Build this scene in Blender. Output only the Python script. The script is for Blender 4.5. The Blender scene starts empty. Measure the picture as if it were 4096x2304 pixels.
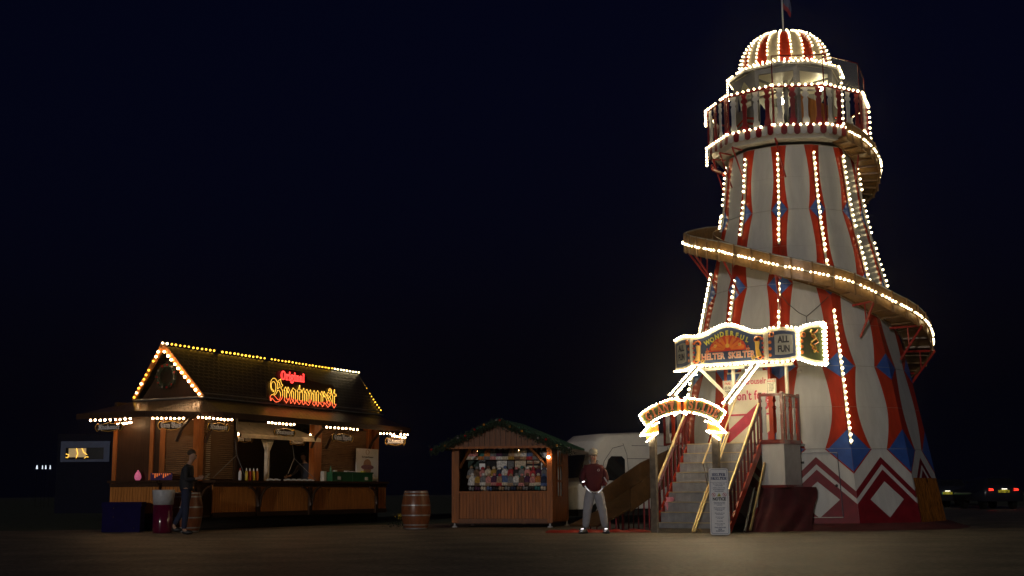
import bpy, bmesh, math, random
from mathutils import Vector, Matrix
from math import sin, cos, pi, radians, atan2, hypot, sqrt, degrees
random.seed(7)
scene = bpy.context.scene
COL = scene.collection
D = bpy.data
# ------------------------------------------------------------------ camera
PITCH, ROLL, CAMH, FPX = 0.1625, 0.006, 0.86, 5000.0
cam_data = D.cameras.new('camera'); cam = D.objects.new('camera', cam_data); COL.objects.link(cam)
cam_data.sensor_width = 36.0; cam_data.lens = 36.0*FPX/4096.0
cam_data.clip_start = 0.1; cam_data.clip_end = 2000
cam.location = (0, 0, CAMH)
cam.rotation_mode = 'QUATERNION'
CR = Matrix.Rotation(pi/2+PITCH, 4, 'X') @ Matrix.Rotation(-ROLL, 4, 'Z')
cam.rotation_quaternion = CR.to_quaternion()
scene.camera = cam
# ------------------------------------------------------------------ world, fill lamp, exposure
world = D.worlds.new('World'); scene.world = world; world.use_nodes = True
wn = world.node_tree; bg = wn.nodes['Background']
sky = wn.nodes.new('ShaderNodeTexSky'); sky.sky_type = 'NISHITA'; sky.sun_disc = False
sky.sun_elevation = radians(-2.2); sky.sun_rotation = radians(197); sky.air_density = 1.0; sky.ozone_density = 3.0
tint = wn.nodes.new('ShaderNodeMixRGB'); tint.blend_type = 'MULTIPLY'; tint.inputs[0].default_value = 1.; tint.inputs[2].default_value = (.08, .11, .28, 1)
wn.links.new(sky.outputs[0], tint.inputs[1]); night = wn.nodes.new('ShaderNodeMixRGB'); night.blend_type = 'ADD'; night.inputs[0].default_value = 1.; night.inputs[2].default_value = (.005, .006, .021, 1)
wn.links.new(tint.outputs[0], night.inputs[1]); wn.links.new(night.outputs[0], bg.inputs[0]); bg.inputs[1].default_value = 0.12
sl = D.lights.new('sun', 'SUN'); sun = D.objects.new('sun', sl); COL.objects.link(sun)  # added frontal fill lamp, not a sun
sl.energy = 0.50; sl.angle = radians(1.5); sl.color = (1.0, .93, .86)  # frontal fill added behind the camera; the night has no sun
FILL_TO = Vector((-.30, -.95, .13)).normalized()       # towards the lamp
sun.rotation_mode = 'QUATERNION'; sun.rotation_quaternion = FILL_TO.to_track_quat('Z', 'Y'); sun.location = (0, 0, 30)
scene.view_settings.view_transform = 'Standard'; scene.view_settings.look = 'None'
scene.view_settings.exposure = 0.0; scene.view_settings.gamma = 1.0
scene.cycles.use_denoising = True
scene.cycles.max_bounces = 5; scene.cycles.diffuse_bounces = 3; scene.cycles.glossy_bounces = 3
scene.cycles.caustics_reflective = False; scene.cycles.caustics_refractive = False
scene.cycles.sample_clamp_indirect = 3.0

# ------------------------------------------------------------------ pixel rays (4096 x 2304 photograph) used to lay things out on real planes
def ray(px, py):
    u = (px-2048)/FPX; v = -(py-1152)/FPX
    return (CR.to_3x3() @ Vector((u, v, -1))).normalized()
CAM = Vector((0, 0, CAMH))
def hit(px, py, P0, N):
    d = ray(px, py); N = Vector(N); P0 = Vector(P0)
    return CAM + d*((P0-CAM).dot(N)/d.dot(N))
def at(px, py, Y): return hit(px, py, (0, Y, 0), (0, 1, 0))
def proj(p):
    q = CR.to_3x3().transposed() @ (Vector(p)-CAM)
    return 2048+FPX*q.x/-q.z, 1152-FPX*q.y/-q.z
def gx(px, Y):          # point on the ground at distance Y under pixel column px (near the horizon row)
    p = at(px, 2050, Y); return Vector((p.x, Y, 0))

# ------------------------------------------------------------------ materials
MATS = {}
def nmat(name):
    m = D.materials.new(name); m.use_nodes = True; MATS[name] = m
    return m, m.node_tree, m.node_tree.nodes['Principled BSDF']
def mat(name, col, rough=.5, metal=0., var=.15, scale=6., bump=0., bscale=30., spec=.5, coat=0.):
    m, nt, b = nmat(name)
    b.inputs['Roughness'].default_value = rough; b.inputs['Metallic'].default_value = metal
    b.inputs['Specular IOR Level'].default_value = spec
    if coat: b.inputs['Coat Weight'].default_value = coat; b.inputs['Coat Roughness'].default_value = .08
    tc = nt.nodes.new('ShaderNodeTexCoord')
    n = nt.nodes.new('ShaderNodeTexNoise'); n.inputs['Scale'].default_value = scale; n.inputs['Detail'].default_value = 6
    nt.links.new(tc.outputs['Object'], n.inputs['Vector'])
    r = nt.nodes.new('ShaderNodeValToRGB')
    r.color_ramp.elements[0].position = .3; r.color_ramp.elements[1].position = .7
    r.color_ramp.elements[0].color = (*[c*(1-var) for c in col], 1)
    r.color_ramp.elements[1].color = (*[min(1, c*(1+var)) for c in col], 1)
    nt.links.new(n.outputs['Fac'], r.inputs['Fac']); nt.links.new(r.outputs['Color'], b.inputs['Base Color'])
    if bump:
        n2 = nt.nodes.new('ShaderNodeTexNoise'); n2.inputs['Scale'].default_value = bscale; n2.inputs['Detail'].default_value = 4
        nt.links.new(tc.outputs['Object'], n2.inputs['Vector'])
        bp = nt.nodes.new('ShaderNodeBump'); bp.inputs['Strength'].default_value = bump; bp.inputs['Distance'].default_value = .02
        nt.links.new(n2.outputs['Fac'], bp.inputs['Height']); nt.links.new(bp.outputs['Normal'], b.inputs['Normal'])
    return m
def emit(name, col, strength):
    m, nt, b = nmat(name)
    b.inputs['Base Color'].default_value = (*[min(1, c*.8) for c in col], 1)
    b.inputs['Emission Color'].default_value = (*col, 1); b.inputs['Emission Strength'].default_value = strength
    return m
def wood(name, col, rough=.45, stretch=(8, 8, .7), var=.35, planks=0., bump=.25):
    """streaky timber; planks > 0 = board width in metres along local x"""
    m, nt, b = nmat(name); b.inputs['Roughness'].default_value = rough; b.inputs['Specular IOR Level'].default_value = .3
    tc = nt.nodes.new('ShaderNodeTexCoord'); mp = nt.nodes.new('ShaderNodeMapping'); mp.inputs['Scale'].default_value = stretch
    nt.links.new(tc.outputs['Object'], mp.inputs['Vector'])
    n = nt.nodes.new('ShaderNodeTexNoise'); n.inputs['Scale'].default_value = 3; n.inputs['Detail'].default_value = 8; n.inputs['Distortion'].default_value = .6
    nt.links.new(mp.outputs[0], n.inputs['Vector'])
    r = nt.nodes.new('ShaderNodeValToRGB'); r.color_ramp.elements[0].position = .25; r.color_ramp.elements[1].position = .75
    r.color_ramp.elements[0].color = (*[c*(1-var) for c in col], 1); r.color_ramp.elements[1].color = (*[min(1, c*(1+var)) for c in col], 1)
    nt.links.new(n.outputs['Fac'], r.inputs['Fac']); nt.links.new(r.outputs['Color'], b.inputs['Base Color'])
    bp = nt.nodes.new('ShaderNodeBump'); bp.inputs['Strength'].default_value = bump; bp.inputs['Distance'].default_value = .01
    nt.links.new(n.outputs['Fac'], bp.inputs['Height']); nt.links.new(bp.outputs['Normal'], b.inputs['Normal'])
    return m
def asphalt():
    m, nt, b = nmat('asphalt'); b.inputs['Roughness'].default_value = .55; b.inputs['Specular IOR Level'].default_value = .4
    tc = nt.nodes.new('ShaderNodeTexCoord')
    def noise(s, d=6):
        n = nt.nodes.new('ShaderNodeTexNoise'); n.inputs['Scale'].default_value = s; n.inputs['Detail'].default_value = d
        nt.links.new(tc.outputs['Object'], n.inputs['Vector']); return n
    a = noise(.9, 12); c = noise(13, 10)
    r = nt.nodes.new('ShaderNodeValToRGB'); r.color_ramp.elements[0].position = .35; r.color_ramp.elements[1].position = .65
    r.color_ramp.elements[0].color = (.075, .068, .055, 1); r.color_ramp.elements[1].color = (.185, .165, .13, 1)
    nt.links.new(a.outputs['Fac'], r.inputs['Fac'])
    r2 = nt.nodes.new('ShaderNodeValToRGB'); r2.color_ramp.elements[0].position = .3; r2.color_ramp.elements[1].position = .7
    r2.color_ramp.elements[0].color = (.22, .22, .22, 1); r2.color_ramp.elements[1].color = (1.8, 1.75, 1.65, 1)
    nt.links.new(c.outputs['Fac'], r2.inputs['Fac'])
    mx = nt.nodes.new('ShaderNodeMixRGB'); mx.blend_type = 'MULTIPLY'; mx.inputs[0].default_value = 1
    nt.links.new(r.outputs[0], mx.inputs[1]); nt.links.new(r2.outputs[0], mx.inputs[2]); nt.links.new(mx.outputs[0], b.inputs['Base Color'])
    bp = nt.nodes.new('ShaderNodeBump'); bp.inputs['Strength'].default_value = .8; bp.inputs['Distance'].default_value = .012
    nt.links.new(c.outputs['Fac'], bp.inputs['Height']); nt.links.new(bp.outputs['Normal'], b.inputs['Normal'])
    return m
def tiles(name, col):
    m, nt, b = nmat(name); b.inputs['Roughness'].default_value = .32
    tc = nt.nodes.new('ShaderNodeTexCoord')
    br = nt.nodes.new('ShaderNodeTexBrick'); br.inputs['Scale'].default_value = 1
    br.inputs['Brick Width'].default_value = .2; br.inputs['Row Height'].default_value = .13; br.inputs['Mortar Size'].default_value = .012
    br.inputs['Mortar Smooth'].default_value = 1.
    br.inputs['Color1'].default_value = (*col, 1); br.inputs['Color2'].default_value = (*[c*.6 for c in col], 1); br.inputs['Mortar'].default_value = (*[c*.15 for c in col], 1)
    mp = nt.nodes.new('ShaderNodeMapping'); nt.links.new(tc.outputs['UV'], mp.inputs['Vector'])
    nt.links.new(mp.outputs[0], br.inputs['Vector']); nt.links.new(br.outputs['Color'], b.inputs['Base Color'])
    bp = nt.nodes.new('ShaderNodeBump'); bp.inputs['Strength'].default_value = 1.; bp.inputs['Distance'].default_value = .03; bp.invert = True
    nt.links.new(br.outputs['Fac'], bp.inputs['Height']); nt.links.new(bp.outputs['Normal'], b.inputs['Normal'])
    return m
asphalt(); tiles('roof_tile', (.032, .020, .011)); tiles('skirt_tile', (.05, .026, .014))
mat('grass_ground', (.035, .05, .02), .95, var=.5, scale=3, bump=.8, bscale=60)
wood('white_paint', (.50, .50, .49), .30, (2.2, 2.2, .35), .11, bump=.02)
mat('cabin_grey', (.17, .17, .175), .4)
mat('grey_paint', (.42, .42, .43), .4, var=.1)
wood('red_paint', (.36, .028, .010), .27, (2.5, 2.5, .4), .28, bump=.03)
mat('maroon_paint', (.16, .008, .014), .32, var=.2)
mat('blue_paint', (.03, .085, .33), .32, var=.15)
wood('amber_sheet', (.34, .12, .012), .25, (5, 5, 1.1), .95); mat('amber_pale', (.75, .50, .10), .3, var=.3)  # reflected amber light put into the colour
mat('seam', (.30, .29, .27), .6)
mat('strut_red', (.30, .02, .015), .35)
mat('rail_maroon', (.14, .015, .015), .25, coat=.4)
mat('chrome', (.75, .70, .62), .22, metal=1., var=.05)
mat('gold_rail', (.75, .60, .33), .42, metal=1., var=.05)
mat('channel', (.55, .52, .44), .3, metal=.3)
wood('weathered_wood', (.058, .029, .011), .5, (3, 3, 3), .4)  # slide timber darkened in colour for the shade it lies in
wood('slide_wood', (.22, .125, .05), .35, (4, 4, 4), .3)
wood('slide_band', (.16, .09, .04), .4)
mat('post_steel', (.16, .13, .10), .5, metal=.3, var=.4, scale=9)
mat('dark_metal', (.05, .05, .055), .4, metal=.6)
mat('tread', (.36, .365, .39), .36, metal=.55, var=.2, scale=7, bump=.35, bscale=26)
mat('tread_nose', (.75, .62, .35), .3, metal=.7)
mat('red_fabric', (.060, .003, .007), .8, var=.3, bump=.4, bscale=4)
mat('orange_fabric', (.24, .014, .007), .5, var=.3, bump=.5, bscale=9)
mat('dark_fabric', (.035, .008, .010), .7)
mat('black', (.012, .012, .013), .5)
mat('rubber', (.008, .008, .008), .9, spec=.1)
mat('sign_white', (.78, .78, .80), .5, var=.04)
mat('sign_cream', (.70, .66, .52), .5, var=.05)
mat('ink_blue', (.03, .05, .16), .5); mat('ink_black', (.02, .02, .025), .5); mat('ink_red', (.45, .03, .02), .5)
mat('ink_crimson', (.50, .05, .09), .5); mat('ink_halo', (.85, .65, .62), .5)
mat('sign_navy', (.025, .042, .095), .35); mat('sign_gold', (.55, .33, .05), .35); mat('sign_orange', (.55, .14, .02), .35)
mat('sign_red', (.42, .03, .02), .35); mat('sign_green', (.045, .06, .018), .35); mat('sign_lime', (.50, .48, .06), .35)
mat('arch_green', (.07, .09, .02), .4); mat('sign_dull', (.30, .30, .26), .4); mat('sign_face', (.46, .40, .28), .4); mat('sign_yellow', (.75, .55, .08), .4); mat('letter_orange', (.75, .22, .10), .35)
mat('yellow_plastic', (.75, .55, .04), .35); mat('green_plastic', (.02, .12, .05), .4); mat('red_plastic', (.5, .04, .02), .35)
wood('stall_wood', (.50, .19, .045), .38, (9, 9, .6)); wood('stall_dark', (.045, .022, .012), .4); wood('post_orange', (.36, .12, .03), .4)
wood('market_wood', (.25, .075, .012), .55, (7, 7, .5), .45); wood('market_dark', (.13, .042, .010), .5)
mat('shutter', (.24, .14, .075), .25, var=.1)
mat('gutter', (.22, .23, .24), .35, metal=.5)
mat('canvas', (.62, .54, .42), .7)
mat('green_felt', (.012, .085, .050), .8, var=.35, scale=5, bump=.5, bscale=25)
mat('pine', (.006, .018, .006), .8, var=.5, scale=20)
mat('bauble_red', (.25, .01, .01), .2, coat=.5); mat('bauble_gold', (.6, .28, .06), .2, metal=.5); mat('bauble_silver', (.3, .3, .31), .2, metal=.6)
wood('oak', (.17, .055, .022), .35, (3, 3, .6)); mat('hoop', (.30, .30, .31), .45, metal=.6)
mat('van_white', (.64, .63, .60), .28, var=.05, coat=.5); mat('van_seam', (.10, .10, .10), .6)
mat('glass_dark', (.01, .011, .014), .06, spec=.8)
mat('blue_box', (.010, .007, .055), .9, spec=.1); mat('bin_maroon', (.10, .004, .025), .16, coat=.8); mat('bin_liner', (.42, .42, .44), .4, bump=.8, bscale=14)
mat('skin', (.42, .24, .16), .5); mat('hair', (.05, .028, .015), .7)
mat('hoodie_red', (.085, .004, .009), .8, bump=.3, bscale=12); mat('hoodie_dark', (.03, .006, .010), .8); mat('jogger_grey', (.30, .30, .34), .85, bump=.6, bscale=9)
mat('cap_beige', (.42, .38, .30), .8); mat('hood_white', (.26, .26, .27), .8)
mat('shoe_navy', (.06, .09, .14), .5); mat('jacket_grey', (.035, .038, .055), .8, bump=.3, bscale=10); mat('jacket_navy', (.010, .011, .017), .75, bump=.3, bscale=10); mat('jean_navy', (.012, .018, .05), .8)
mat('paper', (.6, .58, .52), .7)
m_, nt_, b_ = nmat('reflective_tape'); b_.inputs['Base Color'].default_value = (.93, .93, 1, 1); b_.inputs['Metallic'].default_value = 1; b_.inputs['Roughness'].default_value = .3
m_, nt_, b_ = nmat('clear_screen'); b_.inputs['Base Color'].default_value = (.9, .9, .85, 1); b_.inputs['Roughness'].default_value = .12
b_.inputs['Alpha'].default_value = .14
mat('car_paint', (.012, .014, .022), .3, coat=.5); mat('navy_panel', (.035, .055, .13), .6); mat('cabin_dark', (.008, .009, .020), .9, spec=.1)
emit('bulb_white', (1., .77, .40), 13.); emit('bulb_sign', (1., .80, .48), 50.); emit('bulb_warm', (1., .60, .28), 34.); emit('bulb_amber', (1., .50, .035), 4.5)
emit('neon_red', (1., .05, .04), 3.2); emit('neon_yellow', (1., .55, .07), 2.7); emit('neon_orange', (1., .14, .05), 3.2)
emit('lamp_cabin', (1., .84, .50), 60.); emit('tail_red', (1., .03, .015), 5.); emit('plate_lamp', (1., .95, .7), 5.)
emit('lantern_pink', (.75, .16, .30), .42); emit('lantern_orange', (1., .22, .04), .5); emit('window_glow', (1., .72, .30), .16)  # lantern_orange: emitting printed drips; window_glow: lights reflected in the cabin glass
emit('cold_lamp', (.8, .9, 1.), 1.2); emit('floodlamp', (1., .82, .55), 260.)
mat('plate_yellow', (.80, .72, .04), .4); mat('plate_green', (.05, .5, .2), .4)

# ------------------------------------------------------------------ mesh helpers
class MB:
    def __init__(s, M=None): s.v = []; s.f = []; s.mi = []; s.sm = []; s.M = M or Matrix(); s.k = 0; s.smooth = False; s.uv = {}
    def add(s, vs, fs):
        n = len(s.v); s.v += [s.M @ Vector(p) for p in vs]
        for f in fs: s.f.append([n+i for i in f]); s.mi.append(s.k); s.sm.append(s.smooth)
        return n
    def box(s, x0, x1, y0, y1, z0, z1):
        s.add([(x0,y0,z0),(x1,y0,z0),(x1,y1,z0),(x0,y1,z0),(x0,y0,z1),(x1,y0,z1),(x1,y1,z1),(x0,y1,z1)],
              [(0,3,2,1),(4,5,6,7),(0,1,5,4),(1,2,6,5),(2,3,7,6),(3,0,4,7)])
    def hexa(s, b, t):       # bottom quad, top quad (ccw from above)
        s.add(list(b)+list(t), [(3,2,1,0),(4,5,6,7),(0,1,5,4),(1,2,6,5),(2,3,7,6),(3,0,4,7)])
    def quad(s, a, b, c, d): s.add([a,b,c,d], [(0,1,2,3)])
    def prism(s, out, y0, y1):        # outline (x,z) ccw seen from -y
        n = len(out); s.add([(x,y0,z) for x,z in out]+[(x,y1,z) for x,z in out],
              [tuple(range(n)), tuple(range(2*n-1, n-1, -1))]+[(i,i+n,(i+1)%n+n,(i+1)%n) for i in range(n)])
    def slab(s, out, z0, z1):         # outline (x,y) ccw from above
        n = len(out); s.add([(x,y,z0) for x,y in out]+[(x,y,z1) for x,y in out],
              [tuple(range(n-1,-1,-1)), tuple(range(n, 2*n))]+[(i,(i+1)%n,(i+1)%n+n,i+n) for i in range(n)])
    def tube(s, pts, r, n=6, cap=True):
        pts = [Vector(p) for p in pts]; rs = r if isinstance(r, (list, tuple)) else [r]*len(pts)
        vs = []; fs = []
        up0 = None
        for i, p in enumerate(pts):
            t = (pts[min(i+1, len(pts)-1)]-pts[max(i-1, 0)]).normalized()
            if up0 is None: up0 = Vector((0,0,1)) if abs(t.z) < .9 else Vector((1,0,0))
            a = t.cross(up0)
            if a.length < 1e-4: a = t.cross(Vector((0,1,0)))
            a.normalize(); b = t.cross(a)
            up0 = -b if False else up0
            for k in range(n): vs.append(p + (a*cos(2*pi*k/n)+b*sin(2*pi*k/n))*rs[i])
        for i in range(len(pts)-1):
            for k in range(n): fs.append((i*n+k, i*n+(k+1)%n, (i+1)*n+(k+1)%n, (i+1)*n+k))
        if cap: fs.append(tuple(range(n-1,-1,-1))); fs.append(tuple(range((len(pts)-1)*n, len(pts)*n)))
        s.add(vs, fs)
    def bar(s, a, b, w, h):           # rectangular bar between two points
        a = Vector(a); b = Vector(b); t = (b-a).normalized(); up = Vector((0,0,1)) if abs(t.z) < .95 else Vector((0,1,0))
        x = t.cross(up).normalized()*w/2; y = x.cross(t).normalized()*h/2
        s.add([a-x-y,a+x-y,a+x+y,a-x+y,b-x-y,b+x-y,b+x+y,b-x+y],[(0,1,2,3),(7,6,5,4),(0,4,5,1),(1,5,6,2),(2,6,7,3),(3,7,4,0)])
    def lathe(s, prof, n=24, c=(0,0,0), a0=0., a1=2*pi):
        full = abs(a1-a0-2*pi) < 1e-6; m = n if full else n+1; vs = []; fs = []
        for r, z in prof:
            for k in range(m):
                a = a0+(a1-a0)*k/n; vs.append((c[0]+r*cos(a), c[1]+r*sin(a), c[2]+z))
        for i in range(len(prof)-1):
            for k in range(n):
                k2 = (k+1) % m; fs.append((i*m+k, i*m+k2, (i+1)*m+k2, (i+1)*m+k))
        if full: fs.append(tuple(range(m-1,-1,-1))); fs.append(tuple(range((len(prof)-1)*m, len(prof)*m)))
        s.add(vs, fs)
    def ball(s, c, r, n=8, sx=1, sy=1, sz=1):
        m = max(4, n//2); vs = []; fs = []
        for i in range(1, m):
            for k in range(n): vs.append((c[0]+r*sx*sin(pi*i/m)*cos(2*pi*k/n), c[1]+r*sy*sin(pi*i/m)*sin(2*pi*k/n), c[2]+r*sz*cos(pi*i/m)))
        t = len(vs); vs += [(c[0],c[1],c[2]+r*sz),(c[0],c[1],c[2]-r*sz)]
        for i in range(m-2):
            for k in range(n): fs.append((i*n+k,(i+1)*n+k,(i+1)*n+(k+1)%n,i*n+(k+1)%n))
        for k in range(n): fs.append((t,k,(k+1)%n)); fs.append((t+1,(m-2)*n+(k+1)%n,(m-2)*n+k))
        s.add(vs, fs)
    def text(s, body, x, z, y, size, sx=1., rot=0., align='CENTER', outline=0., thick=.004, res=2, offset=0.):
        c = D.curves.new('t', 'FONT'); c.body = body; c.size = size; c.align_x = align; c.align_y = 'CENTER'
        c.resolution_u = res; c.offset = offset
        if outline: c.fill_mode = 'NONE'; c.bevel_depth = outline; c.bevel_resolution = 0
        else: c.extrude = thick/2
        o = D.objects.new('t', c); COL.objects.link(o)
        dg = bpy.context.evaluated_depsgraph_get(); dg.update(); me = D.meshes.new_from_object(o.evaluated_get(dg))
        cr, sr = cos(rot), sin(rot)
        vs = [(x+(p.co.x*sx*cr-p.co.y*sr), y-p.co.z, z+(p.co.x*sx*sr+p.co.y*cr)) for p in me.vertices]
        s.add(vs, [tuple(pp.vertices) for pp in me.polygons])
        D.objects.remove(o); D.curves.remove(c); D.meshes.remove(me)
    def obj(s, name, mats, parent=None, label=None):
        if isinstance(mats, str): mats = [mats]
        off = parent['_w'] if parent is not None and '_w' in parent else (0,0,0)
        off = Vector(off)
        me = D.meshes.new(name); me.from_pydata([tuple(p-off) for p in s.v], [], s.f)
        for m in mats: me.materials.append(MATS[m])
        me.polygons.foreach_set('material_index', [min(i, len(mats)-1) for i in s.mi]); me.polygons.foreach_set('use_smooth', s.sm)
        me.update()
        o = D.objects.new(name, me); COL.objects.link(o)
        if parent is not None: o.parent = parent; o['_w'] = tuple(off)
        else: o['_w'] = (0., 0., 0.)
        if label: o['label'] = label
        return o
def thing(name, label, cat, loc=(0,0,0), group=None):
    o = D.objects.new(name, None); COL.objects.link(o); o.location = loc; o['_w'] = tuple(float(c) for c in loc)
    o['label'] = label; o['category'] = cat; o.empty_display_size = .1
    if group: o['group'] = group
    return o
def tag(o, label, cat, group=None):
    o['label'] = label; o['category'] = cat
    if group: o['group'] = group
    return o
def setorigin(o, loc):     # move a top-level mesh's origin to its own base
    loc = Vector(loc); o.data.transform(Matrix.Translation(-loc)); o.location = loc; o['_w'] = tuple(loc); return o
def frame(o, ex, ey=None):
    ex = Vector(ex).normalized(); ez = Vector((0,0,1)); ey = ez.cross(ex).normalized()
    M = Matrix(((ex.x, ey.x, 0, o[0]), (ex.y, ey.y, 0, o[1]), (ex.z, ey.z, 1, o[2] if len(o) > 2 else 0), (0,0,0,1)))
    return M
def onplane(M, px, py, y=0.):      # pixel -> (x, z) on the plane local y = const of frame M
    n = (M.to_3x3() @ Vector((0,1,0))); p = hit(px, py, M @ Vector((0,y,0)), n); q = M.inverted() @ p
    return q.x, q.z
# bulbs: collected per thing, the 100 nearest become parts of their own, the rest one part
BULBS = {}
def bulb(root, p, r=.036, m='bulb_white'):
    if random.random() < .018: return          # a dead bulb here and there
    r *= random.uniform(.86, 1.1); p = Vector(p)+Vector((random.gauss(0, .004), random.gauss(0, .004), random.gauss(0, .004)))
    if m == 'bulb_white' and root['category'] in ('sign', 'arch sign'): m = 'bulb_sign'
    BULBS.setdefault(root.name, []).append((Vector(p), r, m))
def bulb_line(root, a, b, sp, r=.036, m='bulb_white', ends=True, skip=None):
    a = Vector(a); b = Vector(b); n = max(1, int(round((b-a).length/sp)))
    for i in range(n+1):
        if skip and skip(i): continue
        mm = m(i) if callable(m) else m
        if mm: bulb(root, a.lerp(b, i/n), r, mm)
def bulb_path(root, pts, sp, r=.036, m='bulb_white'):
    pts = [Vector(p) for p in pts]; acc = 0.; nxt = 0.
    for a, b in zip(pts, pts[1:]):
        L = (b-a).length
        while nxt <= acc+L:
            bulb(root, a.lerp(b, (nxt-acc)/max(L, 1e-6)), r, m); nxt += sp
        acc += L
def ico(sub):
    bm = bmesh.new(); bmesh.ops.create_icosphere(bm, subdivisions=sub, radius=1.); v = [p.co.copy() for p in bm.verts]; f = [[q.index for q in p.verts] for p in bm.faces]; bm.free(); return v, f
def finish_bulbs():
    v1, f1 = ico(1); v2, f2 = ico(2); shared = {}
    for rn, lst in BULBS.items():
        root = D.objects[rn]; off = Vector(root['_w'])
        lst.sort(key=lambda t: (t[0]-CAM).length)
        for p, r, m in lst[:100]:
            key = (round(r, 4), m)
            if key not in shared:
                me = D.meshes.new('bulb'); me.from_pydata([tuple(q*r) for q in v2], [], f2); me.materials.append(MATS[m]); shared[key] = me
            o = D.objects.new('bulb', shared[key]); COL.objects.link(o); o.parent = root; o.location = p-off
        if lst[100:]:
            vs = []; fs = []; mi = []; ms = sorted({t[2] for t in lst[100:]})
            for p, r, m in lst[100:]:
                n = len(vs); vs += [tuple(p-off+q*r) for q in v1]; fs += [[n+i for i in f] for f in f1]; mi += [ms.index(m)]*len(f1)
            me = D.meshes.new('bulb_string'); me.from_pydata(vs, [], fs)
            for m in ms: me.materials.append(MATS[m])
            me.polygons.foreach_set('material_index', mi)
            o = D.objects.new('bulb_string', me); COL.objects.link(o); o.parent = root; o['kind'] = 'stuff'
def struct(o): o['kind'] = 'structure'; return o

# ------------------------------------------------------------------ setting
b = MB(); b.quad((-260, 30, -.006), (300, 30, -.006), (300, 700, -.006), (-260, 700, -.006)); 
b.quad((-260, -40, -.006), (300, -40, -.006), (300, 30, -.006), (-260, 30, -.006)); struct(b.obj('ground', 'grass_ground'))
# tarmac apron in front of the stalls
b = MB(); b.slab([(-60, -30), (80, -30), (80, 70), (9, 70), (7, 37), (-2, 36.5), (-6.5, 34.2), (-12, 31.8), (-60, 31.0)], -.004, .0); struct(b.obj('tarmac', 'asphalt'))

# ================================================================== HELTER SKELTER TOWER
TC = Vector((7.22, 31.56, 0)); TB = atan2(TC.x, TC.y); TH0 = radians(-8.9)
RING = [(.13, 3.33), (1.81, 3.05), (3.73, 2.70), (5.76, 2.24), (7.67, 1.80), (9.34, 1.60)]
def Rt(z):
    if z <= RING[0][0]: return RING[0][1]
    for (z0, r0), (z1, r1) in zip(RING, RING[1:]):
        if z <= z1: return r0+(r1-r0)*(z-z0)/(z1-z0)
    return RING[-1][1]
def TP(phi, z, R):      # phi = 0 towards the camera, positive to the right
    a = TB-phi; return Vector((TC.x-R*sin(a), TC.y-R*cos(a), z))
tower = thing('helter_skelter_tower', 'tall white, red and blue striped helter skelter tower with a bulb-lit dome and spiral slide', 'fairground ride', TC)
EDGE = [TH0+radians(30*k) for k in range(12)]
WR = [.30, .36, .31, .28, .24, .24]; WM = [0, .21, .19, .17, .16]
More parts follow.
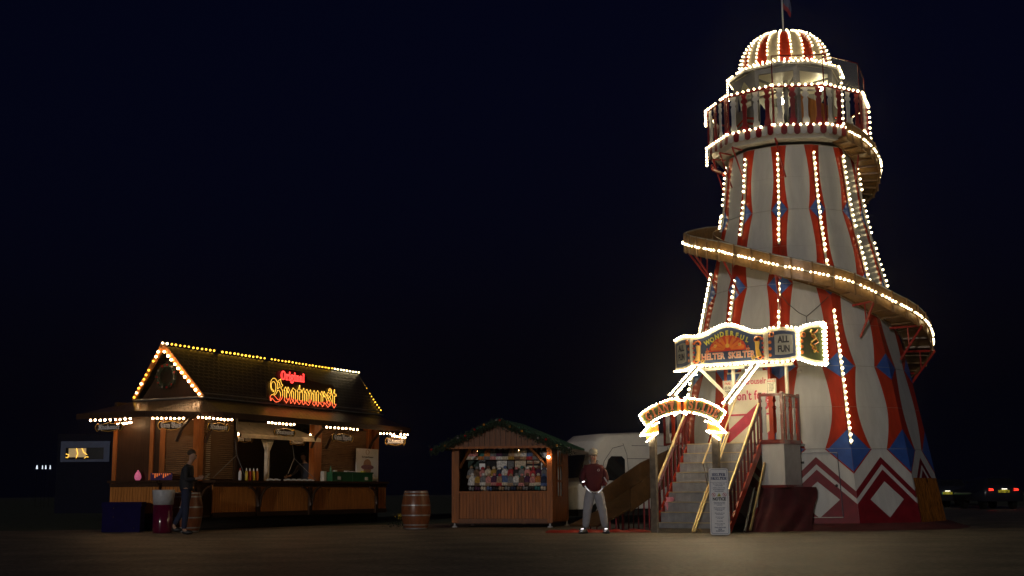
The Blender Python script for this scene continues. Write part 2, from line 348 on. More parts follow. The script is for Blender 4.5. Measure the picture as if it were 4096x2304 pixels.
for k in range(12):
    a0, a1 = EDGE[k], EDGE[(k+1) % 12] + (2*pi if k == 11 else 0)
    nrm = (TP((a0+a1)/2, 0, 1)-TP(0, 0, 0)*0-TC); nrm.z = 0
    nrm = (TP((a0+a1)/2, 0, 1)-TC).normalized()
    def FP(i, u, t, off=0.):
        (z0, r0), (z1, r1) = RING[i], RING[i+1]; z = z0+(z1-z0)*t; r = r0+(r1-r0)*t
        p = TP(a0, z, r).lerp(TP(a1, z, r), u); return p+nrm*off
    w = MB()
    for i in range(1, 5):
        S = 14
        def wf(t, i=i):
            e0, e1 = WR[i], WR[i+1]; m = WM[i]; q = 2*t-1; e = e0 if q < 0 else e1
            return m+(e-m)*abs(q)**1.7
        for j in range(S):
            t0, t1 = j/S, (j+1)/S; w0, w1 = wf(t0), wf(t1)
            w.k = 1; w.quad(FP(i,0,t0), FP(i,w0,t0), FP(i,w1,t1), FP(i,0,t1)); w.quad(FP(i,1-w0,t0), FP(i,1,t0), FP(i,1,t1), FP(i,1-w1,t1))
            w.k = 0; w.quad(FP(i,w0,t0), FP(i,1-w0,t0), FP(i,1-w1,t1), FP(i,w1,t1))
        # blue half diamonds on the ring at the bottom of this section
        for (j, t0, t1, ww) in ((i, 0, .0, WR[i]),):
            h = .17 if i > 1 else .24
            w.k = 2
            w.add([FP(i,0,0,.006), FP(i,ww*.88,0,.006), FP(i,0,h,.006)], [(0,1,2)])
            w.add([FP(i,1,0,.006), FP(i,1,h,.006), FP(i,1-ww*.88,0,.006)], [(0,1,2)])
            if i > 1:
                w.add([FP(i-1,0,1,.006), FP(i-1,0,1-h*.9,.006), FP(i-1,ww*.88,1,.006)], [(0,1,2)])
                w.add([FP(i-1,1,1,.006), FP(i-1,1-ww*.88,1,.006), FP(i-1,1,1-h*.9,.006)], [(0,1,2)])
    # base section: white field, diamond points, zigzag bands, white lozenge
    def BQ(pts, kk, off): w.k = kk; w.add([FP(0, u, t, off) for u, t in pts], [tuple(range(len(pts)))])
    w.k = 0; w.quad(FP(0,0,0), FP(0,1,0), FP(0,1,1), FP(0,0,1))
    for s_ in (0, 1):
        f = (lambda u: u) if s_ == 0 else (lambda u: 1-u)
        def TQ(pts, kk, off):
            pts = [(f(u), t) for u, t in pts]
            if s_: pts = pts[::-1]
            BQ(pts, kk, off)
        TQ([(0, .66), (.375, 1), (0, 1)], 1, .005); TQ([(0, .69), (.35, 1), (0, 1)], 2, .009)
        TQ([(0, .43), (.5, .89), (.5, .79), (0, .33)], 3, .005)
        TQ([(0, 0), (.5, 0), (.5, .72), (0, .26)], 3, .005)
    BQ([(.5, .08), (.78, .32), (.5, .56), (.22, .32)], 0, .010)
    w.k = 4
    for i in range(1, 6):
        z, r = RING[i]; a = TP(a0, z, r+.004); c = TP(a1, z, r+.004); w.tube([a, c], .006, 4)
    for i in range(1, 5):
        z = (RING[i][0]+RING[i+1][0])/2; r = Rt(z); w.tube([TP(a0, z, r-.001), TP(a1, z, r-.001)], .003, 4)
    w.obj('wall_panel', ['white_paint', 'red_paint', 'blue_paint', 'maroon_paint', 'seam'], tower)
# service door outline on the front panel
ka = 0
w = MB()
def F0(u, z, off):
    r = Rt(z); a0, a1 = EDGE[0], EDGE[1]; n = (TP((a0+a1)/2, 0, 1)-TC).normalized(); return TP(a0, z, r).lerp(TP(a1, z, r), u)+n*off
dp = [F0(.26, .28, .02), F0(.26, 1.72, .02), F0(.80, 1.72, .02), F0(.80, .28, .02)]
for a, c in zip(dp, dp[1:]+dp[:1]): w.bar(a, c, .018, .018)
w.k = 1; w.ball(F0(.75, .98, .03), .035); w.bar(F0(.28, 1.5, .03), F0(.33, 1.5, .03), .05, .05)
w.obj('service_door_frame', ['chrome', 'black'], tower)
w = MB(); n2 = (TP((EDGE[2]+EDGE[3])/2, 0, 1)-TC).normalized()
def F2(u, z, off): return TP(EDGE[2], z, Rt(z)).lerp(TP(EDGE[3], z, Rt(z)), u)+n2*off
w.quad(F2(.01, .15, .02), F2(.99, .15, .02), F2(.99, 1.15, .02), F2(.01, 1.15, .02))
w.obj('amber_panel', ['amber_sheet', 'amber_pale'], tower)  # reflection of amber lights painted as a sheet over the wall
# skirt round the foot
w = MB(); w.smooth = True
n = 72; prof = [(3.34, .15), (3.42, .12), (3.55, .08), (3.72, .04), (3.90, .005)]
vs = []; fs = []
for i, (r, z) in enumerate(prof):
    for k in range(n):
        a = 2*pi*k/n; j = .05*sin(k*1.9+i)*(i > 0)+.04*sin(k*.7)
        p = TP(a, max(.005, z+(.03*sin(k*2.3) if 0 < i < 4 else 0)), r+j); vs.append(p)
for i in range(len(prof)-1):
    for k in range(n): fs.append((i*n+k, i*n+(k+1)%n, (i+1)*n+(k+1)%n, (i+1)*n+k))
w.add(vs, fs); w.obj('ground_skirt', 'red_fabric', tower)
# bulb strips down the corners
SL = [(40, 9.58), (57, 9.42), (75, 9.22), (92, 9.02), (110, 8.80), (180, 8.25), (240, 7.75), (291, 7.10), (325, 6.60), (354, 6.08), (382, 5.70), (405, 5.22), (434, 4.85), (451, 4.52), (480, 4.05), (520, 3.45), (548, 3.0)]
def slz(deg):
    if deg <= SL[0][0]: return SL[0][1]
    for (d0, z0), (d1, z1) in zip(SL, SL[1:]):
        if deg <= d1:
            return z0+(z1-z0)*(deg-d0)/(d1-d0)
    return SL[-1][1]
runs = {0: [(9.1, 6.75), (5.75, 4.4)], 1: [(9.1, 6.15), (5.05, 1.9)], 2: [(9.1, 5.62)], 3: [(9.1, 5.1)],
        11: [(9.1, 7.1), (5.95, 4.4)], 10: [(9.1, 7.45), (6.3, 2.2)], 9: [(8.0, 7.6), (6.4, 3.0)]}
for k, rr in runs.items():
    a = EDGE[k]
    for z1, z0 in rr:
        w = MB(); pts = []
        zz = z1
        m = max(2, int((z1-z0)/.4))
        pts = [TP(a, z1+(z0-z1)*i/m, Rt(z1+(z0-z1)*i/m)+.035) for i in range(m+1)]
        for p, q in zip(pts, pts[1:]): w.bar(p, q, .05, .045)
        w.obj('strip_channel', 'channel', tower)
        pts = [TP(a, z1+(z0-z1)*i/m, Rt(z1+(z0-z1)*i/m)+.085) for i in range(m+1)]
        bulb_path(tower, pts, .142, .031)
# ---- slide
slide = None
def slp(deg, off, dz=0.):
    z = slz(deg); off *= 1-.12*min(1, max(0, (deg-390)/60))-.27*min(1, max(0, (140-deg)/40)); return TP(radians(deg), z+dz, Rt(z)+off)
fl = MB(); sd = MB(); inn = MB(); rb = MB(); fl.smooth = sd.smooth = True
steps = [40+4*i for i in range(128)]      # 40 .. 548
for d0, d1 in zip(steps, steps[1:]):
    A = [slp(d0, .12, -.12), slp(d0, .82, -.12), slp(d0, .82, -.16), slp(d0, .12, -.16)]; B_ = [slp(d1, .12, -.12), slp(d1, .82, -.12), slp(d1, .82, -.16), slp(d1, .12, -.16)]
    for i in range(4): j = (i+1) % 4; fl.quad(A[j], A[i], B_[i], B_[j])
    A = [slp(d0, .80, -.26), slp(d0, .84, -.26), slp(d0, .84, .20), slp(d0, .80, .20)]; B_ = [slp(d1, .80, -.26), slp(d1, .84, -.26), slp(d1, .84, .20), slp(d1, .80, .20)]
    for i in range(4): j = (i+1) % 4; sd.quad(A[i], A[j], B_[j], B_[i])
    A = [slp(d0, .10, -.2), slp(d0, .13, -.2), slp(d0, .13, .2), slp(d0, .10, .2)]; B_ = [slp(d1, .10, -.2), slp(d1, .13, -.2), slp(d1, .13, .2), slp(d1, .10, .2)]
    for i in range(4): j = (i+1) % 4; inn.quad(A[i], A[j], B_[j], B_[i])
slide = fl.obj('slide_chute', 'slide_wood', tower)
sd.obj('side_board', 'slide_wood', slide); inn.obj('inner_board', 'slide_band', slide)
ri = 0
for d0 in range(44, 546, 9):
    rb = MB(); a, c, e, g = slp(d0, .865, .22), slp(d0, .865, -.28), slp(d0, .80, -.19), slp(d0, .14, -.19)
    rb.bar(a, c, .035, .035); rb.bar(c, slp(d0, .80, -.21), .035, .035); rb.bar(slp(d0, .80, -.19), g, .035, .04)
    rb.obj('rib', 'slide_band', slide)
cap = MB(); cap.tube([slp(d, .83, .215) for d in steps], .018, 5); cap.obj('top_bead', 'seam', slide)
ed = MB(); ed.tube([slp(d, .875, -.03) for d in steps], .016, 5); ed.obj('light_rail', 'channel', slide)
d0 = 41.; cnt = 0
while d0 < 500:
    R = Rt(slz(d0))+.9; cnt += 1
    if cnt % 6: bulb(tower, slp(d0, .905, -.03), .028)
    d0 += degrees(.095/R)
# red brackets under the slide
for d0 in (285, 300, 325, 352, 395, 425, 452, 478):
    z = slz(d0); w = MB(); a = TP(radians(d0), z-.22, Rt(z)+.82); c = TP(radians(d0), z-.22, Rt(z)+.02); e = TP(radians(d0), z-1.0, Rt(z-1.0)+.02)
    w.tube([a, c], .028, 6); w.tube([a, e], .028, 6); w.tube([a.lerp(c, .45), e.lerp(a, .4)], .018, 5); w.obj('bracket', 'strut_red', tower)
# straight run-out to the left, towards the stalls
E0 = slp(548, .47); 
xr = at(2335, 2102, 28.6); E1 = Vector((xr.x, 28.6, .14))
st = thing('slide_run_out', 'brown timber run-out chute of the slide, ending behind the man in the red hoodie', 'slide end', (E1.x, E1.y, 0))
dirv = (E1-E0); hz = Vector((dirv.x, dirv.y, 0)).normalized(); sd_ = Vector((hz.y, -hz.x, 0)) # side
if sd_.y > 0: sd_ = -sd_
K0 = at(2620, 1850, 30.0); K0.z = 1.62
Kp = [E0+Vector((0,0,-.1)), Vector((K0.x, 30.0, 1.14)), Vector((at(2462, 2000, 29.2).x, 29.2, .50)), E1]
w = MB(); hw = .42
for a, c in zip(Kp, Kp[1:]):
    w.hexa([a-sd_*-hw-Vector((0,0,.04)), c+sd_*hw-Vector((0,0,.04)), c-sd_*hw-Vector((0,0,.04)), a-sd_*hw-Vector((0,0,.04))],
           [a+sd_*hw, c+sd_*hw, c-sd_*hw, a-sd_*hw])
w.obj('chute_bed', 'weathered_wood', st)  # timber darkened for shade, not weathered
for s_ in (1, -1):
    w = MB()
    for a, c in list(zip(Kp, Kp[1:]))[:2]:
        hgt0 = .42; 
        w.hexa([a+sd_*s_*hw-Vector((0,0,.08)), c+sd_*s_*hw-Vector((0,0,.08)), c+sd_*s_*(hw+.03)-Vector((0,0,.08)), a+sd_*s_*(hw+.03)-Vector((0,0,.08))],
               [a+sd_*s_*hw+Vector((0,0,hgt0)), c+sd_*s_*hw+Vector((0,0,hgt0)), c+sd_*s_*(hw+.03)+Vector((0,0,hgt0)), a+sd_*s_*(hw+.03)+Vector((0,0,hgt0))])
    w.obj('side_board', 'weathered_wood', st)  # timber darkened for shade, not weathered
for i in range(1, 9):
    a = Kp[1].lerp(Kp[2], i/8) if i < 6 else Kp[2].lerp(Kp[3], (i-5)/5)
    for sg in (1, -1):
        w = MB(); q = a+sd_*(hw-.04)*sg; w.tube([(q.x, q.y, 0), (q.x, q.y, max(.05, q.z-.04))], .02, 5); w.obj('leg', 'maroon_paint', st)
# ---- platform and balcony (decagon)
BZ, BR, RZ = 9.73, 2.05, 10.72
BA = [radians(-9+36*k) for k in range(10)]
w = MB(); w.k = 0
def ngon(z, R, angs): return [TP(a, z, R) for a in angs]
o0 = ngon(BZ-.02, BR+.02, BA); u0 = ngon(BZ-.30, BR-.12, BA); c0 = ngon(BZ-.30, .1, BA); t0 = ngon(BZ+.02, BR-.02, BA)
for k in range(10):
    j = (k+1) % 10
    w.quad(u0[k], u0[j], o0[j], o0[k]); w.quad(u0[j], u0[k], c0[k], c0[j]); w.quad(t0[k], t0[j], TP(0,BZ+.02,0), TP(0,BZ+.02,0))
w.obj('balcony_floor', ['white_paint'], tower)
def balu(w, c, ex, up, H, W):      # flat cut-out baluster
    pr = [(.42, 0), (.5, .03), (.5, .13), (.33, .18), (.30, .45), (.40, .66), (.22, .74), (.5, .78), (.5, .84), (.25, .88), (.42, .95), (.42, 1)]
    L = [(-x*W, z*H) for x, z in pr]; Rr = [(x*W, z*H) for x, z in pr]
    nrm = ex.cross(up).normalized()*.012
    for i in range(len(pr)-1):
        a, b2, c2, d2 = L[i], Rr[i], Rr[i+1], L[i+1]
        P = [c+ex*x+up*z for x, z in (a, b2, c2, d2)]
        w.hexa([p+nrm for p in (P[0], P[1], P[2], P[3])], [p-nrm for p in (P[0], P[1], P[2], P[3])])
UP = Vector((0,0,1))
for k in range(10):
    j = (k+1) % 10; a = TP(BA[k], BZ, BR); c = TP(BA[j], BZ, BR); L = (c-a).length; ex = (c-a).normalized()
    vis = k in (0, 1, 2, 9, 8, 7, 3)
    w = MB(); w.tube([a+UP*(RZ-BZ), c+UP*(RZ-BZ)], .03, 6); w.tube([a, c], .035, 6); w.tube([a, a+UP*(RZ-BZ)], .03, 6)
    w.obj('railing_frame', 'rail_maroon', tower)
    if vis:
        nb = 4
        for q in range(nb):
            w = MB(); cpt = a+ex*(L*(q+.5)/nb)+UP*.04; balu(w, cpt, ex, UP, RZ-BZ-.08, .17)
            w.obj('baluster', ['grey_paint' if q % 2 == 0 else 'maroon_paint'], tower)
        # scalloped valance
        w = MB(); nt2 = 8; n_ = Vector((ex.y, -ex.x, 0)); 
        if n_.dot(a-TC) < 0: n_ = -n_
        for q in range(nt2):
            w.k = q % 2; cx = L*(q+.5)/nt2; hw_ = L/nt2*.47
            pts = [(-hw_, 0), (hw_, 0), (hw_, -.17)]+[(hw_*cos(t), -.17-hw_*1.0*sin(t)) for t in (radians(30), radians(60), radians(90), radians(120), radians(150))]+[(-hw_, -.17)]
            P = [a+ex*(cx+x)+UP*z+n_*.03 for x, z in pts]; Q = [p+n_*.02 for p in P]; m = len(P)
            w.add(P+Q, [tuple(range(m)), tuple(range(2*m-1, m-1, -1))]+[(i, (i+1)%m, (i+1)%m+m, i+m) for i in range(m)])
        w.obj('valance', ['grey_paint', 'maroon_paint'], tower)
        n_ = n_*.06
        sk = 0
        bulb_line(tower, a+n_+UP*.0, c+n_+UP*.0, .155, .034); bulb_line(tower, a+n_+UP*(RZ-BZ+.02), c+n_+UP*(RZ-BZ+.02), .155, .034)
a = TP(radians(97), BZ, BR+.05); bulb_line(tower, a, a+UP*(RZ-BZ), .14, .034)
a = TP(radians(-82), BZ, BR+.06)
bulb_line(tower, a+UP*.62, a+UP*(RZ-BZ), .07, .034); bulb_line(tower, a-UP*.45, a-UP*.0, .07, .034)
# raking red struts under the balcony
for dg_ in (-81, -62, -45, -9, 63, 99):
    w = MB(); p = TP(radians(dg_), BZ-.30, BR-.1); q = TP(radians(dg_+6), BZ-1.25, Rt(BZ-1.25)+.03); r_ = TP(radians(dg_), BZ-.34, 1.62)
    w.tube([p, q], .022, 6); w.tube([p, r_], .022, 6); w.obj('strut', 'strut_red', tower)
# start of the slide under the balcony, at the left: hanging curved board
w = MB(); w.tube([TP(radians(-95), BZ-.35, BR-.05), TP(radians(-84), BZ-.55, BR-.1), TP(radians(-70), BZ-.8, 1.75)], .05, 6); w.obj('strut', 'strut_red', tower)
# clear screens with slim frames
for k in (0, 1, 2):
    j = k+1; a = TP(BA[k], RZ, BR-.03); c = TP(BA[j], RZ, BR-.03); hz_ = .80
    w = MB(); w.quad(a, c, c+UP*hz_, a+UP*hz_); s_ = w.obj('screen', 'clear_screen', tower)
    w = MB(); 
    for p, q in ((a+UP*hz_, c+UP*hz_), (a-UP*.9, a+UP*hz_), (c-UP*.9, c+UP*hz_)): w.tube([p, q], .017, 5)
    w.obj('screen_frame', 'rail_maroon', s_)
# cabin
CRD, CZ0, CZ1 = 1.38, BZ+.03, 11.50
CA = [radians(-33+45*k) for k in range(8)]
for k in range(8):
    j = (k+1) % 8; a = TP(CA[k], CZ0, CRD); c = TP(CA[j], CZ0, CRD); L = (c-a).length; ex = (c-a).normalized(); H = CZ1-CZ0
    w = MB()
    def Q(x, z, d=0.):
        n_ = Vector((ex.y, -ex.x, 0)); n_ = n_ if n_.dot(a-TC) > 0 else -n_
        return a+ex*x+UP*z+n_*d
    mid = degrees(CA[k])+22.5
    openf = -20 < mid < 60
    if openf:     # front open: posts, header, low dark board
        for x0, x1, z0, z1 in ((0, .09, 0, H), (L-.09, L, 0, H), (.09, L-.09, H-.16, H)):
            w.add([Q(x0,z0), Q(x1,z0), Q(x1,z1), Q(x0,z1), Q(x0,z0,-.05), Q(x1,z0,-.05), Q(x1,z1,-.05), Q(x0,z1,-.05)], [(0,1,2,3),(7,6,5,4),(0,4,5,1),(1,5,6,2),(2,6,7,3),(3,7,4,0)])
        w.k = 1
        if mid > 20: w.add([Q(.09,0), Q(L-.09,0), Q(L-.09,.72), Q(.09,.95)], [(0,1,2,3)])
    else:         # panel with a pointed arch opening
        x0, x1, s0, s1, ap = L*.22, L*.80, H*.48, H*.72, H*.90; xm = (x0+x1)/2
        w.quad(Q(0,0), Q(L,0), Q(L,s0), Q(0,s0))
        w.quad(Q(0,s0), Q(x0,s0), Q(x0,s1), Q(0,s1)); w.quad(Q(x1,s0), Q(L,s0), Q(L,s1), Q(x1,s1))
        w.add([Q(0,s1), Q(x0,s1), Q(xm,ap), Q(xm,H), Q(0,H)], [(0,1,2,3,4)]); w.add([Q(x1,s1), Q(L,s1), Q(L,H), Q(xm,H), Q(xm,ap)], [(0,1,2,3,4)])
        w.k = 2
        for zz in (.12, .26, .40):
            for (xa, xb, za, zb) in ((0, L/2, zz, zz+.16), (L/2, L, zz+.16, zz)):
                w.add([Q(xa+.03,za,.012), Q(xb,zb,.012), Q(xb,zb+.06,.012), Q(xa+.03,za+.06,.012)], [(0,1,2,3)])
    w.obj('cabin_wall', ['cabin_grey', 'stall_wood', 'red_paint'], tower)
w = MB(); cc = ngon(CZ1-.03, CRD+.02, CA); w.add(cc, [tuple(range(8))]); w.obj('cabin_ceiling', 'sign_cream', tower)
w = MB(); w.tube([TP(0, CZ0, .10), TP(0, CZ1, .10)], .06, 8); 
for k in range(4): w.bar(TP(CA[k], CZ1-.25, CRD-.05), TP(CA[k+4], CZ1-.25, CRD-.05), .04, .05)
w.obj('cabin_post', ['cabin_grey'], tower)
w = MB(); w.ball(TP(radians(100), CZ1-.22, .9), .07, 10); w.ball(TP(radians(190), CZ1-.30, .8), .085, 10); w.obj('cabin_lamp', 'lamp_cabin', tower)
# roof rim + dome
RR = 1.47
w = MB(); RA = [radians(-9+36*k) for k in range(10)]
r0 = ngon(CZ1-.02, RR, RA); r1 = ngon(CZ1+.05, RR, RA); r2 = ngon(CZ1+.17, 1.17, RA); rc = ngon(CZ1-.02, 1.36, RA)
for k in range(10):
    j = (k+1) % 10; w.quad(r0[k], r0[j], r1[j], r1[k]); w.quad(r1[k], r1[j], r2[j], r2[k]); w.quad(r0[j], r0[k], rc[k], rc[j])
w.obj('roof_rim', 'cabin_grey', tower)
for k in (6, 7, 8, 9, 0, 1, 2, 3): bulb_line(tower, TP(RA[k], CZ1+.05, RR+.04), TP(RA[(k+1)%10], CZ1+.06, RR+.04), .115, .027)
a = TP(radians(-86), CZ1-.45, RR+.03); bulb_line(tower, a, a+UP*.45, .08, .027)
a = TP(radians(70), BZ+.35, RR+.02); bulb_line(tower, a, a+UP*1.4, .15, .034); w = MB(); w.tube([a-UP*.3, a+UP*1.4], .02, 5); w.obj('light_post', 'grey_paint', tower)
DZ, DR, DH = CZ1+.16, 1.17, 1.07
def dome(phi, s):     # s 0..1 from base to top, slightly ogee
    t = s*pi/2; return TP(phi, DZ+DH*sin(t)**.92, .10+(DR-.10)*cos(t)**.78)
NG = 24
for g in range(NG):
    p0 = 2*pi*g/NG-radians(6.5); p1 = p0+2*pi/NG; w = MB(); w.smooth = True
    vs = [dome(p0+(p1-p0)*i/3, j/12) for j in range(13) for i in range(4)]
    w.add(vs, [(j*4+i, j*4+i+1, j*4+i+5, j*4+i+4) for j in range(12) for i in range(3)])
    w.obj('dome_gore', 'red_paint' if g % 2 == 0 else 'sign_face', tower)
    w = MB(); w.tube([dome(p0, j/12) for j in range(13)], .016, 4); w.obj('dome_rib', 'channel', tower)
for g in range(NG):
    p0 = 2*pi*g/NG-radians(6.5); c = degrees((p0+pi) % (2*pi)-pi)
    if abs(c) > 125: continue
    pts = [dome(p0+(.02 if g % 2 == 0 else -.02)*0, s/16)+(dome(p0, s/16)-TC-UP*DZ).normalized()*.03 for s in range(0, 15)]
    bulb_path(tower, pts[:-1], .112, .023)
for i in range(56):
    p = 2*pi*i/56; 
    if abs((p+pi) % (2*pi)-pi) < 1.9: bulb(tower, TP(p, DZ+.02, DR+.09), .026)
w = MB(); w.lathe([(.16, 0), (.18, .06), (.10, .12), (.03, .2)], 10, (TC.x, TC.y, DZ+DH-.02)); w.obj('finial', 'sign_face', tower)
# flag
fp = thing('flagpole', 'thin metal flagpole with a dark drooping flag on top of the dome', 'flagpole', (TC.x, TC.y, DZ+DH+.1))
w = MB(); w.tube([(TC.x, TC.y, DZ+DH+.1), (TC.x, TC.y, DZ+DH+1.9)], .022, 6); w.obj('pole', 'grey_paint', fp)
w = MB(); w.smooth = True; vs = []; fs = []
for i in range(9):
    for j in range(5): vs.append((TC.x+.03+j*.05+.02*sin(i*1.3), TC.y-.04*sin(j*2+i*.5), DZ+DH+1.85-i*.13-j*.07))
fs = [(i*5+j, i*5+j+1, i*5+j+6, i*5+j+5) for i in range(8) for j in range(4)]; w.add(vs, fs)
o = w.obj('flag', ['navy_panel', 'maroon_paint'], fp); 
for i, p in enumerate(o.data.polygons): p.material_index = 1 if i > 27 else 0
# floodlamp and cable on the tower side
def NRM(k): return (TP(EDGE[k]+radians(15), 0, 1)-TC).normalized()
w = MB(); q = F0(.30, 3.62, .04); w.k = 0; w.bar(q, q+NRM(0)*.28+UP*.02, .04, .04); w.ball(q+NRM(0)*.28-UP*.02, .06, 8); w.obj('lamp_bracket', ['grey_paint'], tower)
w = MB(); w.tube([F0(.02, 5.5, .03), F0(.16, 5.25, .05), F0(.36, 5.02, .05), F0(.50, 4.92, .06)], .008, 4); w.tube([F0(.50, 4.92, .06), F0(.72, 5.15, .05), F0(.95, 5.4, .03)], .008, 4)
w.tube([F0(.50, 4.92, .06), F0(.49, 4.7, .05), F0(.44, 4.3, .05)], .008, 4); w.obj('cable', 'black', tower)

# ================================================================== ENTRANCE STAIRS
PSI = radians(34)
SM = frame((3.05, 27.40, 0), (cos(PSI), -sin(PSI), 0))
SW, RUN, SH, NS = 1.75, 1.75, 1.93, 9
stair = thing('entrance_staircase', 'steel staircase with maroon handrails climbing to the helter skelter door', 'staircase', SM @ Vector((SW/2, 0, 0)))
w = MB(SM)
for i in range(NS):
    y0, y1, z1 = RUN*i/NS, RUN*(i+1)/NS, SH*(i+1)/NS
    st_ = MB(SM); st_.k = 0
    st_.box(.05, SW-.05, y0, y0+.02, z1-SH/NS, z1-.012); st_.box(.05, SW-.05, y0+.021, y1+.018, z1-.03, z1-.012)
    for q in range(10):
        xx = .05+(SW-.1)*q/10; st_.box(xx+.02, xx+.024, y0-.006, y0-.001, z1-SH/NS+.01, z1-.02)
    st_.k = 1; st_.box(.05, SW-.05, y0-.012, y0+.03, z1-.0115, z1+.008)
    st_.obj('step', ['tread', 'tread_nose'], stair)
for s_, x in ((0, 0.), (1, SW)):
    w = MB(SM); w.hexa([(x-.025, -.02, 0), (x+.025, -.02, 0), (x+.025, RUN, SH-.2), (x-.025, RUN, SH-.2)], [(x-.025, -.02, .18), (x+.025, -.02, .18), (x+.025, RUN, SH+.08), (x-.025, RUN, SH+.08)])
    w.obj('stringer', 'red_paint', stair)
    hr = .92; w = MB(SM)
    w.tube([(x, -.02, hr-.02), (x, RUN, SH+hr-.05)], .028, 8); w.k = 1; w.bar((x, -.02, hr-.11), (x, RUN, SH+hr-.14), .035, .10)
    w.k = 0; w.tube([(x, RUN*.52, SH*.52+hr-.07), (x, RUN*.56, SH*.56+hr-.02)], .042, 8)
    w.obj('handrail', ['gold_rail', 'rail_maroon'], stair)
    for q in range(9):
        yy = RUN*(q+.4)/9; zz = SH*(q+.4)/9
        w = MB(SM); w.bar((x, yy, zz+.08), (x, yy, zz+hr-.12), .045, .03); w.obj('baluster', 'rail_maroon', stair)
# middle rails
w = MB(SM); xm = .56*SW
for q_ in (0, .055): w.tube([(xm+q_, -.22, .03), (xm+q_, RUN-.05, SH+.25)], .021, 6)
w.obj('centre_guard', 'gold_rail', stair)
for x in (xm-.10, xm+.14):
    w = MB(SM); w.tube([(x, RUN*.34, SH*.34+.80), (x, RUN+.3, SH*1.17+.80)], .019, 6); w.obj('middle_handrail', 'gold_rail', stair)
w = MB(SM); w.tube([(xm-.10, RUN*.36, SH*.36+.80), (xm, RUN*.36, SH*.36+.25)], .012, 5); w.tube([(xm+.14, RUN*.40, SH*.40+.80), (xm+.02, RUN*.36, SH*.36+.25)], .012, 5); w.obj('rail_prop', 'chrome', stair)
w = MB(SM); w.box(-.02, SW+.02, -.06, -.015, .0, .10); w.obj('foot_plate', 'chrome', stair)
w = MB(SM); w.tube([(SW+.12, .75, .05), (SW+.12, RUN-.1, SH-.45)], .03, 6); w.obj('prop', 'gold_rail', stair)
# platform
PX0, PX1, PY1 = -.25, 2.27, RUN+.95
plat = thing('entrance_platform', 'white panelled entrance platform with balustrade and red fabric skirt beside the stairs', 'platform', SM @ Vector((1.2, RUN+.5, 0)))
w = MB(SM); w.box(PX0, PX1, RUN+.02, RUN+1.9, SH-.06, SH-.004); w.obj('deck', 'tread', plat)
w = MB(SM); w.box(SW+.03, PX1-.003, RUN-.01, RUN+.02, SH-.93, SH-.03); w.obj('front_panel', 'white_paint', plat)
w = MB(SM); w.box(PX1, PX1+.03, RUN-.01, PY1, SH-.93, SH-.03); w.obj('side_panel', 'grey_paint', plat)  # side of the white box, its shade put into the grey
for (a, c) in (((SW+.03, RUN-.02, SH-.01), (PX1+.04, RUN-.02, SH-.01)), ((PX1+.035, RUN-.02, SH-.01), (PX1+.035, PY1, SH-.01)), ((SW-.1, RUN-.02, SH-.96), (PX1+.04, RUN-.02, SH-.96)), ((PX1+.035, RUN-.02, SH-.96), (PX1+.035, PY1, SH-.96))):
    w = MB(SM); w.bar(a, c, .05, .06); w.obj('trim_rail', 'rail_maroon', plat)
def balustrade(p, q, n, root, first=0):
    p = Vector(p); q = Vector(q); ex = (q-p).normalized(); L = (q-p).length
    w = MB(SM); w.bar(p+UP*1.04, q+UP*1.04, .06, .06); w.bar(p+UP*.03, q+UP*.03, .05, .05); w.bar(p, p+UP*1.1, .06, .06); w.bar(q, q+UP*1.1, .06, .06); w.obj('railing_frame', 'rail_maroon', root)
    for i in range(n):
        w = MB(); c = SM @ (p+ex*(L*(i+.5)/n)); balu(w, c+UP*.05, SM.to_3x3() @ ex, UP, .97, min(.17, L/n*.8)); w.obj('baluster', ['grey_paint' if (i+first) % 2 == 0 else 'red_paint'], root)
balustrade((SW+.03, RUN, SH), (PX1+.01, RUN, SH), 3, plat)
balustrade((PX1+.02, RUN+.03, SH), (PX1+.02, PY1, SH), 5, plat, 1)
balustrade((-.03, RUN+.02, SH), (-.75, RUN+.30, SH), 4, plat, 1)
# red fabric skirt under the platform
w = MB(SM); w.smooth = True; vs = []; NX, NZ = 26, 8
for j in range(NZ+1):
    t = j/NZ
    for i in range(NX+1):
        s_ = i/NX
        x = SW-.05+s_*(PX1-SW+.42); y = RUN-.04 if s_ < .35 else RUN-.04+(s_-.35)*1.5
        fold = .045*sin(s_*21+t*5)*(.3+t)+.05*sin(s_*9-t*6)+.03*sin(s_*5+t*14)
        x2 = x+.05*sin(t*4+s_*9)*t
        yy = y-t*t*.85*(1-s_*.55)+fold
        vs.append((x2 if s_ < .5 else x2*1.0, yy, max(.004, (SH-.98)*(1-t)+.004)))
w.add(vs, [(j*(NX+1)+i+1, j*(NX+1)+i, (j+1)*(NX+1)+i, (j+1)*(NX+1)+i+1) for j in range(NZ) for i in range(NX)])
w.obj('fabric_skirt', 'red_fabric', plat)
w = MB(SM); w.tube([(SW-.1, RUN-.2, SH-1.0), (SW+.1, .5, .03)], .03, 5); w.obj('leg', 'dark_metal', plat)
